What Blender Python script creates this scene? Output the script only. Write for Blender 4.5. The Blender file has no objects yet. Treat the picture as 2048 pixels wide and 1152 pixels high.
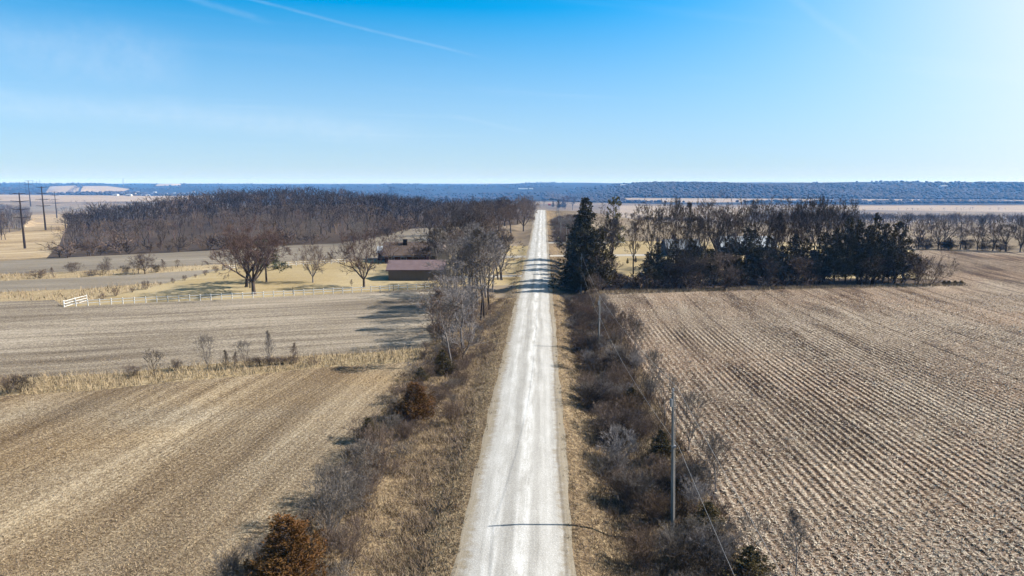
import bpy, math, random
import numpy as np
from mathutils import Vector, Matrix
from mathutils.geometry import delaunay_2d_cdt

# ---------------------------------------------------------------- camera, sky, sun, exposure
scene = bpy.context.scene
COL = scene.collection
CAM_H = 24.0
FPX = 1365.0                      # focal length in photograph pixels (2048 wide)
PITCH = math.atan((576 - 366) / FPX)
YAW = math.radians(2.61)
cam_data = bpy.data.cameras.new('camera')
cam_data.sensor_width = 36.0
cam_data.lens = 36.0 * FPX / 2048
cam_data.clip_start = 0.5
cam_data.clip_end = 60000
cam = bpy.data.objects.new('camera', cam_data)
cam.location = (0, 0, CAM_H)
cam.rotation_euler = (math.pi / 2 - PITCH, 0, YAW)
COL.objects.link(cam)
scene.camera = cam
RM = Matrix.Rotation(YAW, 3, 'Z') @ Matrix.Rotation(math.pi / 2 - PITCH, 3, 'X')
RMN = np.array(RM)

def pix_dir(px, py):
    d = RM @ Vector(((px - 1024) / FPX, -(py - 576) / FPX, -1.0))
    return d.normalized()

SUN_AZ = math.radians(83)         # clockwise from the road's direction
SUN_EL = math.radians(37)
sun_data = bpy.data.lights.new('sun', 'SUN')
sun_data.energy = 5.0
sun_data.angle = math.radians(0.53)
sun_data.color = (1.0, 0.955, 0.89)
sun = bpy.data.objects.new('sun', sun_data)
to_sun = Vector((math.sin(SUN_AZ) * math.cos(SUN_EL), math.cos(SUN_AZ) * math.cos(SUN_EL), math.sin(SUN_EL)))
sun.rotation_euler = to_sun.to_track_quat('Z', 'Y').to_euler()
sun.location = (60, 20, 80)
COL.objects.link(sun)

scene.view_settings.view_transform = 'Standard'
scene.view_settings.look = 'None'
scene.view_settings.gamma = 1.0
scene.view_settings.use_curve_mapping = False
scene.view_settings.exposure = 1.52

scene.cycles.max_bounces = 4
scene.cycles.diffuse_bounces = 2
scene.cycles.glossy_bounces = 2
scene.cycles.transmission_bounces = 2
scene.cycles.transparent_max_bounces = 4
scene.cycles.volume_bounces = 0
scene.cycles.use_denoising = True
scene.cycles.caustics_reflective = False
scene.cycles.caustics_refractive = False
scene.cycles.sample_clamp_indirect = 4


class NT:
    """small helper round a node tree"""
    def __init__(self, tree):
        self.t = tree
        tree.nodes.clear()
    def n(self, typ, **kw):
        nd = self.t.nodes.new(typ)
        for k, v in kw.items():
            setattr(nd, k, v)
        return nd
    def link(self, a, b):
        self.t.links.new(a, b)
    def _in(self, sock, v):
        if v is None:
            return
        if hasattr(v, 'is_output'):
            self.link(v, sock)
        else:
            sock.default_value = v
    def math(self, op, a, b=None, c=None, clamp=False):
        nd = self.n('ShaderNodeMath', operation=op)
        nd.use_clamp = clamp
        self._in(nd.inputs[0], a)
        self._in(nd.inputs[1], b)
        self._in(nd.inputs[2], c)
        return nd.outputs[0]
    def vmath(self, op, a, b=None, scale=None):
        nd = self.n('ShaderNodeVectorMath', operation=op)
        self._in(nd.inputs[0], a)
        self._in(nd.inputs[1], b)
        if scale is not None:
            self._in(nd.inputs['Scale'], scale)
        return nd.outputs['Value'] if op in ('DOT_PRODUCT', 'LENGTH', 'DISTANCE') else nd.outputs[0]
    def noise(self, vec, scale, detail=2.0, rough=0.5, dist=0.0):
        nd = self.n('ShaderNodeTexNoise')
        self._in(nd.inputs['Vector'], vec)
        nd.inputs['Scale'].default_value = scale
        nd.inputs['Detail'].default_value = detail
        nd.inputs['Roughness'].default_value = rough
        nd.inputs['Distortion'].default_value = dist
        return nd.outputs[0]
    def ramp(self, fac, stops, interp='LINEAR'):
        nd = self.n('ShaderNodeValToRGB')
        cr = nd.color_ramp
        cr.interpolation = interp
        while len(cr.elements) < len(stops):
            cr.elements.new(0.5)
        for e, (p, c) in zip(cr.elements, stops):
            e.position = p
            e.color = (*c, 1) if len(c) == 3 else c
        self._in(nd.inputs[0], fac)
        return nd.outputs[0]
    def mix(self, fac, a, b, blend='MIX'):
        nd = self.n('ShaderNodeMix', data_type='RGBA', blend_type=blend)
        self._in(nd.inputs[0], fac)
        for s, v in ((nd.inputs[6], a), (nd.inputs[7], b)):
            if not hasattr(v, 'is_output') and len(v) == 3:
                v = (*v, 1)
            self._in(s, v)
        return nd.outputs[2]
    def maprange(self, v, a, b, c=0.0, d=1.0, smooth=False):
        nd = self.n('ShaderNodeMapRange')
        nd.interpolation_type = 'SMOOTHSTEP' if smooth else 'LINEAR'
        self._in(nd.inputs[0], v)
        for i, x in enumerate((a, b, c, d)):
            nd.inputs[1 + i].default_value = x
        return nd.outputs[0]
    def combine(self, x, y, z=0.0):
        nd = self.n('ShaderNodeCombineXYZ')
        self._in(nd.inputs[0], x); self._in(nd.inputs[1], y); self._in(nd.inputs[2], z)
        return nd.outputs[0]
    def sep(self, v):
        nd = self.n('ShaderNodeSeparateXYZ')
        self._in(nd.inputs[0], v)
        return nd.outputs

# ---- sky
world = bpy.data.worlds.new('World')
scene.world = world
world.use_nodes = True
w = NT(world.node_tree)
tc = w.n('ShaderNodeTexCoord')
gen = w.vmath('NORMALIZE', tc.outputs['Generated'])
s = w.sep(gen)
zz = w.math('ADD', w.math('MULTIPLY', w.math('MAXIMUM', s[2], 0.0), 2.0), 0.07)   # the drone's clear air: blue deepens quickly above the horizon
skyvec = w.vmath('NORMALIZE', w.combine(s[0], s[1], zz))
sky = w.n('ShaderNodeTexSky', sky_type='NISHITA')
sky.sun_disc = False
sky.sun_elevation = SUN_EL
sky.sun_rotation = SUN_AZ
sky.altitude = 300
sky.air_density = 1.0
sky.dust_density = 0.15
sky.ozone_density = 2.5
w.link(skyvec, sky.inputs['Vector'])
hsv = w.n('ShaderNodeHueSaturation')
hsv.inputs['Saturation'].default_value = 2.1
hsv.inputs['Hue'].default_value = 0.482
hsv.inputs['Value'].default_value = 1.6
w.link(sky.outputs[0], hsv.inputs['Color'])
skycol = hsv.outputs[0]
low = w.maprange(s[2], 0.0, 0.235, 0.97, 0.0)              # pale air low over the land
skycol = w.mix(low, skycol, (3.75, 4.15, 4.4))
glow = w.math('POWER', w.math('MAXIMUM', w.vmath('DOT_PRODUCT', gen, tuple(to_sun)), 0.0), 4.5)
skycol = w.mix(w.math('MINIMUM', w.math('MULTIPLY', w.math('MULTIPLY', glow, 8.5), w.maprange(s[2], 0.0, 0.5, 1.0, 0.25)), 0.9), skycol, (5.9, 6.2, 6.5))
# thin cirrus streaks and two old vapour trails, laid out on the sky's own directions
hz = w.math('MAXIMUM', s[2], 0.02)
px_ = w.math('DIVIDE', s[0], hz)
py_ = w.math('DIVIDE', s[1], hz)
plane = w.combine(px_, py_)
rot = w.n('ShaderNodeVectorRotate', rotation_type='Z_AXIS')
rot.inputs['Angle'].default_value = math.radians(-28)
w.link(plane, rot.inputs['Vector'])
cir = w.noise(w.vmath('MULTIPLY', rot.outputs[0], (0.22, 0.9, 1)), 0.9, 6, 0.62, 0.6)
cir = w.maprange(cir, 0.52, 0.86, 0, 1, True)
def streak(p0, p1, width, soft, amount, rough):
    """a band on the sky sphere along the great circle through two directions"""
    d0, d1 = pix_dir(*p0), pix_dir(*p1)
    nrm = d0.cross(d1).normalized()
    mid = (d0 + d1).normalized()
    along = nrm.cross(mid)
    a_len = math.acos(max(-1, min(1, d0.dot(d1)))) / 2
    wob = w.math('MULTIPLY', w.math('SUBTRACT', w.noise(gen, 9, 4, 0.6), 0.5), rough)
    dist = w.math('ABSOLUTE', w.math('ADD', w.vmath('DOT_PRODUCT', gen, tuple(nrm)), wob))
    f = w.maprange(dist, width, width + soft, 1, 0, True)
    al = w.math('ABSOLUTE', w.vmath('DOT_PRODUCT', gen, tuple(along)))
    f = w.math('MULTIPLY', f, w.maprange(al, math.sin(a_len) * 0.55, math.sin(a_len), 1, 0, True))
    f = w.math('MULTIPLY', f, w.math('GREATER_THAN', w.vmath('DOT_PRODUCT', gen, tuple(mid)), 0.0))
    grain = w.maprange(w.noise(w.vmath('MULTIPLY', gen, (60, 60, 60)), 1.0, 4, 0.6), 0.25, 0.7, 0.45, 1)
    return w.math('MULTIPLY', w.math('MULTIPLY', f, grain), amount)
cl = w.math('MULTIPLY', cir, 0.12)
for args in (((250, -65), (1010, 128), 0.0002, 0.0030, 0.10, 0.006),
             ((150, -75), (560, 52), 0.0003, 0.006, 0.09, 0.012),
             ((-500, 170), (900, 270), 0.002, 0.024, 0.16, 0.03),
             ((-300, 40), (420, 140), 0.004, 0.05, 0.14, 0.06),
             ((1500, -60), (1760, 120), 0.0005, 0.008, 0.06, 0.012),
             ((880, 225), (1080, 268), 0.0005, 0.004, 0.06, 0.01)):
    cl = w.math('ADD', cl, streak(*args))
cl = w.math('MINIMUM', cl, 0.6)
skycol = w.mix(cl, skycol, (6.0, 6.4, 6.9))
bg = w.n('ShaderNodeBackground')
bg.inputs['Strength'].default_value = 0.058
w.link(skycol, bg.inputs['Color'])
wo = w.n('ShaderNodeOutputWorld')
w.link(bg.outputs[0], wo.inputs['Surface'])

# ---------------------------------------------------------------- terrain
def S(a, b, t):
    u = np.clip((np.asarray(t, float) - a) / (b - a), 0, 1)
    return u * u * (3 - 2 * u)

ROAD_L, ROAD_R = -5.6, 2.2
def terrain(x, y):
    x = np.asarray(x, float); y = np.asarray(y, float)
    ang = x / np.maximum(y, 40.0)
    z = -8.0 * S(70, 280, -x) * S(110, 330, y)
    z = z - 7.0 * S(450, 850, y) * S(150, 420, -x)
    z = z + 16.0 * np.exp(-((x + 225) / 120) ** 2 - ((y - 600) / 170) ** 2)
    z = z - 5.0 * S(380, 620, y) * S(270, 430, -x) - 5.0 * np.exp(-((x + 85) / 45) ** 2 - ((y - 570) / 190) ** 2)
    z = z + 4.6 * S(240, 480, y) * (1 - S(540, 900, y)) * np.exp(-((x - 5) / 60) ** 2)
    z = z - 8.0 * S(245, 520, y) * S(25, 130, x)
    wl = S(-0.85, -0.25, ang)
    z = z - (10 + 30 * wl) * S(380, 1500, y)
    right = S(0.02, 0.16, ang)
    z = z + right * (66 + 5 * np.sin(x / 330 + 1.0)) * S(2450, 3700, y + 120 * np.sin(x / 410.0))
    z = z + (1 - right) * (64 - 18 * (1 - wl)) * S(3000, 6200, y)
    lump = np.sin(x / 260.0 + 0.6) * np.sin(y / 330.0 + 1.3) + 0.6 * np.sin(x / 121.0 + y / 170.0)
    z = z + 7.0 * lump * S(1800, 3400, y)
    z = z + 15 * np.exp(-((x + 1480) / 520) ** 2 - ((y - 2500) / 330) ** 2)
    z = z + 12 * np.exp(-((x + 1900) / 500) ** 2 - ((y - 2050) / 200) ** 2)
    z = z + 0.35 * np.sin(x / 31.0 + 0.4) * np.sin(y / 43.0) * S(18, 60, np.abs(x)) 
    # road crown and the ditches on either side
    m = 1 - S(560, 760, y)
    d = np.where(x < ROAD_L, ROAD_L - x, np.where(x > ROAD_R, x - ROAD_R, 0.0))
    dr = -1.15 * S(0.3, 3.6, d) * (1 - S(5.0, 10.5, d))
    dl = -0.9 * S(0.3, 3.4, d) * (1 - S(5.0, 11.0, d))
    z = z + m * np.where(x > ROAD_R, dr, np.where(x < ROAD_L, dl, 0.0))
    c = (x - 0.5 * (ROAD_L + ROAD_R)) / 3.9
    z = z + m * 0.20 * np.clip(1 - c * c, 0, 1)
    return z

def tz(x, y):
    return float(terrain(x, y))

_T = 20 * (9500 / 20) ** (np.arange(2600) / 2599.0)
def ground(px, py):
    """where the ray through a photograph pixel meets the terrain"""
    d = np.array(pix_dir(px, py))
    P = _T[:, None] * d[None, :]
    hgt = P[:, 2] + CAM_H - terrain(P[:, 0], P[:, 1])
    k = np.argmax(hgt < 0)
    if hgt[k] >= 0:
        k = len(_T) - 1
        return P[k, 0], P[k, 1]
    a, b = _T[max(k - 1, 0)], _T[k]
    for _ in range(24):
        m = 0.5 * (a + b)
        p = d * m
        if p[2] + CAM_H - terrain(p[0], p[1]) < 0: b = m
        else: a = m
    return d[0] * b, d[1] * b

def row_height(px, base_xy, top_row):
    """height above the ground at base_xy that the photograph row top_row shows there"""
    x, y = base_xy
    fwd = np.array([-math.sin(YAW), math.cos(YAW)])
    dep = x * fwd[0] + y * fwd[1]
    a = (576 - top_row) / FPX
    # ray slope in the vertical plane of the view axis
    elev = (a * math.cos(PITCH) - math.sin(PITCH)) / (a * math.sin(PITCH) + math.cos(PITCH))
    return CAM_H + dep * elev - tz(x, y)

def scale_px(base_xy):
    """metres per photograph pixel at that place"""
    x, y = base_xy
    dep = -x * math.sin(YAW) + y * math.cos(YAW)
    return (dep * math.cos(PITCH) + CAM_H * math.sin(PITCH)) / FPX

# ---------------------------------------------------------------- object helpers
def mesh_np(name, V, F, mats=(), smooth=False, mat_idx=None):
    V = np.asarray(V, np.float32)
    if isinstance(F, list) and len(F) and isinstance(F[0], np.ndarray) and F[0].ndim == 2:
        groups = F
    else:
        groups = [np.asarray(F, np.int32)]
    me = bpy.data.meshes.new(name)
    me.vertices.add(len(V))
    me.vertices.foreach_set('co', V.ravel())
    tot = sum(g.size for g in groups)
    npoly = sum(len(g) for g in groups)
    me.loops.add(tot)
    me.polygons.add(npoly)
    me.loops.foreach_set('vertex_index', np.concatenate([g.ravel() for g in groups]).astype(np.int32))
    sizes = np.concatenate([np.full(len(g), g.shape[1], np.int32) for g in groups])
    starts = np.concatenate([[0], np.cumsum(sizes)[:-1]]).astype(np.int32)
    me.polygons.foreach_set('loop_start', starts)
    if mat_idx is not None:
        me.polygons.foreach_set('material_index', np.asarray(mat_idx, np.int32))
    if smooth:
        me.polygons.foreach_set('use_smooth', np.ones(npoly, bool))
    for m in mats:
        me.materials.append(m)
    me.update(calc_edges=True)
    return me

def link(name, data, parent=None, loc=None):
    o = bpy.data.objects.new(name, data)
    COL.objects.link(o)
    if parent is not None:
        o.parent = parent
    if loc is not None:
        o.location = loc
    return o

def tag(o, label=None, cat=None, group=None, kind=None):
    if label: o['label'] = label
    if cat: o['category'] = cat
    if group: o['group'] = group
    if kind: o['kind'] = kind
    return o

def thing(name, label, cat, loc, rz=0.0, group=None):
    o = bpy.data.objects.new(name, None)
    o.empty_display_size = 0.3
    COL.objects.link(o)
    o.location = loc
    o.rotation_euler = (0, 0, rz)
    return tag(o, label, cat, group)

class MB:
    """collects boxes, prisms and bars into one mesh"""
    def __init__(self):
        self.v, self.f = [], []
    def quad_prism(self, pts_a, pts_b):
        n = len(pts_a); b = len(self.v)
        self.v += [tuple(p) for p in pts_a] + [tuple(p) for p in pts_b]
        self.f.append(tuple(b + i for i in reversed(range(n))))
        self.f.append(tuple(b + n + i for i in range(n)))
        for i in range(n):
            j = (i + 1) % n
            self.f.append((b + i, b + j, b + n + j, b + n + i))
        return self
    def box(self, x0, x1, y0, y1, z0, z1):
        return self.quad_prism([(x0, y0, z0), (x1, y0, z0), (x1, y1, z0), (x0, y1, z0)],
                               [(x0, y0, z1), (x1, y0, z1), (x1, y1, z1), (x0, y1, z1)])
    def bar(self, a, b, ra, rb=None, n=6):
        rb = ra if rb is None else rb
        a, b = Vector(a), Vector(b)
        d = (b - a).normalized()
        u = d.orthogonal().normalized(); v = d.cross(u)
        ring = [(math.cos(2 * math.pi * i / n), math.sin(2 * math.pi * i / n)) for i in range(n)]
        return self.quad_prism([a + (u * c + v * s_) * ra for c, s_ in ring],
                               [b + (u * c + v * s_) * rb for c, s_ in ring])
    def build(self, name, mat, parent=None):
        me = bpy.data.meshes.new(name)
        me.from_pydata(self.v, [], self.f)
        me.materials.append(mat)
        me.update()
        return link(name, me, parent)

# ---------------------------------------------------------------- materials
K = 0.50                          # all surfaces share one reflectance scale, balanced by the exposure
def kc(c):
    return tuple(v * K for v in c)
def new_mat(name):
    m = bpy.data.materials.new(name)
    m.use_nodes = True
    return m, NT(m.node_tree)

def finish(t, color, rough=0.9, bump=None, bump_dist=0.05, bump_strength=0.6, spec=0.15, metallic=0.0):
    bs = t.n('ShaderNodeBsdfPrincipled')
    t._in(bs.inputs['Base Color'], (*color, 1) if isinstance(color, tuple) and len(color) == 3 else color)
    t._in(bs.inputs['Roughness'], rough)
    bs.inputs['Specular IOR Level'].default_value = spec
    bs.inputs['Metallic'].default_value = metallic
    if bump is not None:
        b = t.n('ShaderNodeBump')
        b.inputs['Strength'].default_value = bump_strength
        b.inputs['Distance'].default_value = bump_dist
        t.link(bump, b.inputs['Height'])
        t.link(b.outputs[0], bs.inputs['Normal'])
    o = t.n('ShaderNodeOutputMaterial')
    t.link(bs.outputs[0], o.inputs['Surface'])

def varied(name, c0, c1, scale=2.0, rough=0.85, per_object=0.0, bump=0.0, spec=0.15, stretch=None):
    """a colour that wanders between two values over the thing, and a little from thing to thing"""
    m, t = new_mat(name)
    co = t.n('ShaderNodeTexCoord').outputs['Object']
    if stretch: co = t.vmath('MULTIPLY', co, stretch)
    f = t.noise(co, scale, 4, 0.6)
    f = t.maprange(f, 0.3, 0.7)
    if per_object:
        r = t.n('ShaderNodeObjectInfo').outputs['Random']
        f = t.math('ADD', t.math('MULTIPLY', f, 1 - per_object), t.math('MULTIPLY', r, per_object))
    finish(t, t.mix(f, kc(c0), kc(c1)), rough, f if bump else None, bump, 0.6, spec)
    return m

def geo_pos(t):
    return t.n('ShaderNodeNewGeometry').outputs['Position']

def field(name, dark, mid, light, slope=0.0, rot=0.0, streak=0.5, rows=0.0, spacing=0.76, fine=5.0,
          fine_amt=0.6, patch=0.35, tint=None, bump=0.05, along=0.025, across=0.42, bare=False):
    """ploughed, stubble and grass land: grain, drill rows, long streaks and broad patches"""
    m, t = new_mat(name)
    pos = geo_pos(t)
    sp = t.sep(pos)
    ca, sa = math.cos(rot), math.sin(rot)
    u = t.math('ADD', t.math('MULTIPLY', sp[0], -sa), t.math('MULTIPLY', sp[1], ca))
    v = t.math('ADD', t.math('MULTIPLY', sp[0], ca), t.math('MULTIPLY', sp[1], sa))
    v = t.math('ADD', v, t.math('MULTIPLY', u, slope))
    if bare:
        bend = t.math('MAXIMUM', t.math('SUBTRACT', u, 90.0), 0.0)
        v = t.math('SUBTRACT', v, t.math('MULTIPLY', t.math('MULTIPLY', bend, bend), 0.0007))
    v0 = v
    wob = t.noise(pos, 0.035, 2, 0.5)
    v = t.math('ADD', v, t.math('MULTIPLY', wob, 5.0 * streak))
    st = t.noise(t.combine(t.math('MULTIPLY', u, along), t.math('MULTIPLY', v, across)), 1.0, 5, 0.62)
    st2 = t.noise(t.combine(t.math('MULTIPLY', u, along * 0.35), t.math('MULTIPLY', v, across * 0.22)), 1.0, 3, 0.55)
    fn = t.noise(pos, fine, 3, 0.7)
    fn2 = t.noise(t.vmath('MULTIPLY', pos, (1, 1, 0.2)), fine * 2.7, 2, 0.6)
    pt = t.noise(pos, 0.018, 3, 0.55, 0.4)
    val = t.math('ADD', 0.5, t.math('MULTIPLY', t.math('SUBTRACT', fn, 0.5), fine_amt * 2.0))
    val = t.math('ADD', val, t.math('MULTIPLY', t.math('SUBTRACT', fn2, 0.5), fine_amt * 1.3))
    val = t.math('ADD', val, t.math('MULTIPLY', t.math('SUBTRACT', st, 0.5), streak * 1.5))
    val = t.math('ADD', val, t.math('MULTIPLY', t.math('SUBTRACT', st2, 0.5), streak * 1.1))
    val = t.math('ADD', val, t.math('MULTIPLY', t.math('SUBTRACT', pt, 0.5), patch))
    if rows:
        rw = t.math('SINE', t.math('MULTIPLY', t.math('ADD', v0, t.math('MULTIPLY', fn, .25)), 2 * math.pi / spacing))
        gate = t.maprange(t.noise(pos, 0.04, 3, 0.6), 0.40, 0.58, 0.08, 1.0)
        if bare: gate = t.math('MULTIPLY', gate, t.maprange(t.math('ADD', u, t.math('MULTIPLY', wob, 60)), 115, 160, 1, .12, True))
        val = t.math('ADD', val, t.math('MULTIPLY', t.math('MULTIPLY', rw, gate), rows))
    if bare:
        bp = t.maprange(t.noise(t.combine(t.math('MULTIPLY', u, .02), t.math('MULTIPLY', v0, .11)), 1.0, 5, .65, .3), .52, .70, 0, .42)
        val = t.math('SUBTRACT', val, bp)
        trk = t.math('ABSOLUTE', t.math('SUBTRACT', t.math('MODULO', t.math('ADD', v0, 200), 9.2), 3.0))
        val = t.math('SUBTRACT', val, t.maprange(trk, .15, .4, .16, 0, True))
    col = t.ramp(val, [(0.12, kc(dark)), (0.5, kc(mid)), (0.88, kc(light))])
    if tint:
        tf = t.maprange(t.noise(t.vmath('ADD', pos, (37, 11, 0)), 0.03, 3, 0.6, 0.5), 0.42, 0.66)
        col = t.mix(t.math('MULTIPLY', tf, 0.75), col, t.mix(1.0, col, tint, 'MULTIPLY'))
    finish(t, col, 0.95, val, bump, 0.7, 0.05)
    return m

M = {}
M['bean'] = field('bean_stubble', (0.100, 0.070, 0.044), (0.275, 0.208, 0.135), (0.58, 0.485, 0.345), slope=-0.11, streak=0.7,
                  fine=3.6, fine_amt=0.72, patch=0.7, tint=(1.12, 0.96, 0.72), rows=0.06, spacing=0.5, bump=0.12)
M['bean_mid'] = field('bean_stubble_grey', (0.110, 0.084, 0.060), (0.270, 0.220, 0.162), (0.52, 0.445, 0.345), rot=math.radians(-72),
                      streak=0.8, fine=3.2, fine_amt=0.75, patch=0.5, rows=0.03, spacing=0.8)
M['bean_far'] = field('bean_stubble_far', (0.15, 0.12, 0.09), (0.245, 0.205, 0.155), (0.40, 0.345, 0.27), rot=math.radians(-78),
                      streak=0.55, fine=1.6, fine_amt=0.3, patch=0.3, across=0.16)
M['corn'] = field('corn_stubble', (0.034, 0.022, 0.015), (0.225, 0.163, 0.113), (0.66, 0.56, 0.435), slope=0.03, streak=0.35, rows=0.36,
                  spacing=0.76, fine=3.6, fine_amt=0.95, patch=0.6, tint=(1.0, 0.86, 0.78), bump=0.10, bare=True)
M['lawn'] = field('dormant_lawn', (0.19, 0.135, 0.066), (0.43, 0.335, 0.185), (0.64, 0.54, 0.345), rot=math.radians(-70), streak=0.2,
                  fine=2.2, fine_amt=0.28, patch=0.55, tint=(0.80, 0.74, 0.60), bump=0.04)
M['straw'] = field('tall_dead_grass', (0.17, 0.115, 0.06), (0.42, 0.315, 0.175), (0.66, 0.54, 0.35), streak=0.25, fine=1.9,
                   fine_amt=0.65, patch=0.5, bump=0.25)
M['meadow'] = field('meadow_grass', (0.17, 0.115, 0.065), (0.42, 0.31, 0.18), (0.58, 0.46, 0.29), rot=math.radians(-70), streak=0.8,
                    fine=0.7, fine_amt=0.4, patch=0.7, bump=0.2, across=0.08, along=0.012)
M['verge'] = field('verge_soil_and_grass', (0.07, 0.047, 0.028), (0.22, 0.155, 0.092), (0.46, 0.35, 0.21), streak=0.35, fine=2.6,
                   fine_amt=0.7, patch=0.5, bump=0.22)
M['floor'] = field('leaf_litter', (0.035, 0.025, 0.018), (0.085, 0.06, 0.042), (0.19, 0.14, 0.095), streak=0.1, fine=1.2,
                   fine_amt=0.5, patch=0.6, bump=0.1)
M['terrain'] = field('rolling_land', (0.10, 0.075, 0.05), (0.22, 0.165, 0.11), (0.40, 0.32, 0.225), rot=math.radians(-80), streak=0.7,
                     fine=0.10, fine_amt=0.3, patch=0.9, bump=0.0, across=0.012, along=0.004)
M['far_tan'] = field('far_field_tan', (0.26, 0.20, 0.135), (0.40, 0.31, 0.215), (0.52, 0.42, 0.31), rot=math.radians(-80), streak=0.5,
                     fine=0.3, fine_amt=0.2, patch=0.4, bump=0.0, across=0.05, along=0.006)
M['far_brown'] = field('far_field_brown', (0.13, 0.10, 0.065), (0.235, 0.178, 0.115), (0.36, 0.285, 0.195), rot=math.radians(-70), streak=0.6,
                       fine=0.6, fine_amt=0.3, patch=0.4, bump=0.0, across=0.08, along=0.01)
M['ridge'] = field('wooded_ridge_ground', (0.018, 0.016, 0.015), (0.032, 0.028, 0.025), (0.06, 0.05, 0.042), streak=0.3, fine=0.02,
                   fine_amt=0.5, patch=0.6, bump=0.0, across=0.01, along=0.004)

def gravel_road():
    m, t = new_mat('limestone_gravel')
    pos = geo_pos(t)
    sp = t.sep(pos)
    x = t.math('ADD', sp[0], 1.7)                     # from the road's middle
    wob = t.math('MULTIPLY', t.math('SUBTRACT', t.noise(t.vmath('MULTIPLY', pos, (0.15, 0.05, 0)), 1.0, 3), 0.5), 1.3)
    xw = t.math('ADD', x, wob)
    lng = t.noise(t.vmath('MULTIPLY', pos, (2.4, 0.05, 0)), 1.0, 6, 0.65)
    blot = t.noise(t.vmath('MULTIPLY', pos, (0.55, 0.20, 0)), 1.0, 5, 0.65)
    fine_ = t.noise(pos, 7.0, 4, 0.75)
    peb = t.noise(pos, 22.0, 2, 0.7)
    vor = t.n('ShaderNodeTexVoronoi')
    vor.inputs['Scale'].default_value = 7.0
    t.link(pos, vor.inputs['Vector'])
    stone = t.maprange(vor.outputs['Distance'], 0.0, 0.5, 1, 0)
    val = t.math('ADD', 0.5, t.math('MULTIPLY', t.math('SUBTRACT', lng, 0.5), 0.7))
    val = t.math('ADD', val, t.math('MULTIPLY', t.math('SUBTRACT', blot, 0.5), 0.55))
    val = t.math('ADD', val, t.math('MULTIPLY', t.math('SUBTRACT', fine_, 0.5), 0.7))
    val = t.math('ADD', val, t.math('MULTIPLY', t.math('SUBTRACT', peb, 0.5), 0.6))
    val = t.math('ADD', val, t.math('MULTIPLY', t.math('SUBTRACT', stone, 0.5), 0.22))
    def band(c, wd, amt):
        return t.math('MULTIPLY', t.maprange(t.math('ABSOLUTE', t.math('SUBTRACT', xw, c)), wd * 0.3, wd, 1, 0, True), amt)
    patchy = t.maprange(t.noise(t.vmath('MULTIPLY', pos, (0.9, 0.14, 0)), 1.0, 5, 0.7), 0.40, 0.60, 0.0, 1)
    val = t.math('ADD', val, t.math('MULTIPLY', band(0.35, 0.75, 0.42), patchy))
    val = t.math('ADD', val, t.math('MULTIPLY', band(-1.7, 0.8, 0.22), patchy))
    val = t.math('ADD', val, band(2.0, 0.8, 0.06))
    val = t.math('SUBTRACT', val, band(-0.75, 0.6, 0.14))
    val = t.math('SUBTRACT', val, band(1.25, 0.4, 0.10))
    col = t.ramp(val, [(0.0, kc((0.28, 0.262, 0.23))), (0.5, kc((0.53, 0.51, 0.47))), (1.0, kc((0.80, 0.79, 0.76)))])
    edge = t.math('ABSOLUTE', t.math('ADD', xw, t.math('MULTIPLY', t.math('SUBTRACT', t.noise(pos, 1.3, 5, 0.7), 0.5), 1.9)))
    ef = t.maprange(edge, 2.65, 3.55, 0, 1, True)
    dirt = t.ramp(t.math('ADD', t.math('MULTIPLY', lng, 0.5), t.math('MULTIPLY', fine_, 0.5)),
                  [(0.25, kc((0.17, 0.13, 0.08))), (0.5, kc((0.30, 0.245, 0.17))), (0.75, kc((0.45, 0.385, 0.29)))])
    rut = t.maprange(t.math('ABSOLUTE', t.math('SUBTRACT', xw, 3.25)), 0.03, 0.2, 0.45, 0.0, True)
    col = t.mix(t.math('MULTIPLY', ef, 0.9), col, dirt)
    col = t.mix(rut, col, kc((0.13, 0.10, 0.07)))
    hgt = t.math('ADD', t.math('MULTIPLY', peb, 0.5), t.math('ADD', t.math('MULTIPLY', lng, 0.5), t.math('MULTIPLY', stone, 0.3)))
    finish(t, col, 0.93, hgt, 0.05, 0.6, 0.1)
    return m
M['road'] = gravel_road()
M['drive'] = field('driveway_gravel', (0.30, 0.27, 0.22), (0.46, 0.42, 0.36), (0.60, 0.56, 0.50), streak=0.2, fine=3, fine_amt=0.4, patch=0.2)

# bark and foliage
M['bark_grey'] = varied('bark_grey', (0.150, 0.132, 0.124), (0.270, 0.240, 0.225), 1.2, 0.9, 0.35)
M['bark_pale'] = varied('bark_pale', (0.24, 0.212, 0.20), (0.40, 0.36, 0.345), 1.5, 0.9, 0.35)
M['bark_brown'] = varied('bark_brown', (0.070, 0.052, 0.042), (0.15, 0.115, 0.092), 1.2, 0.9, 0.35)
M['bark_dark'] = varied('bark_dark', (0.030, 0.023, 0.018), (0.070, 0.053, 0.041), 1.2, 0.9, 0.3)
M['twig_red'] = varied('twig_red', (0.095, 0.060, 0.048), (0.175, 0.108, 0.086), 0.8, 0.9, 0.3)
M['twig_brown'] = varied('twig_brown', (0.088, 0.057, 0.038), (0.195, 0.132, 0.092), 0.8, 0.9, 0.4)
M['twig_mauve'] = varied('twig_mauve', (0.128, 0.090, 0.068), (0.255, 0.186, 0.146), 0.8, 0.9, 0.4)
M['twig_grey'] = varied('twig_grey', (0.140, 0.118, 0.100), (0.300, 0.258, 0.222), 0.8, 0.9, 0.4)
M['twig_dark'] = varied('twig_dark', (0.036, 0.027, 0.021), (0.092, 0.070, 0.054), 0.8, 0.9, 0.4)
M['cedar_rust'] = varied('cedar_rust', (0.085, 0.058, 0.017), (0.30, 0.118, 0.034), 2.2, 0.85, 0.25)
M['cedar_dark'] = varied('cedar_dark', (0.056, 0.048, 0.018), (0.150, 0.112, 0.044), 1.6, 0.85, 0.3)
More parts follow.
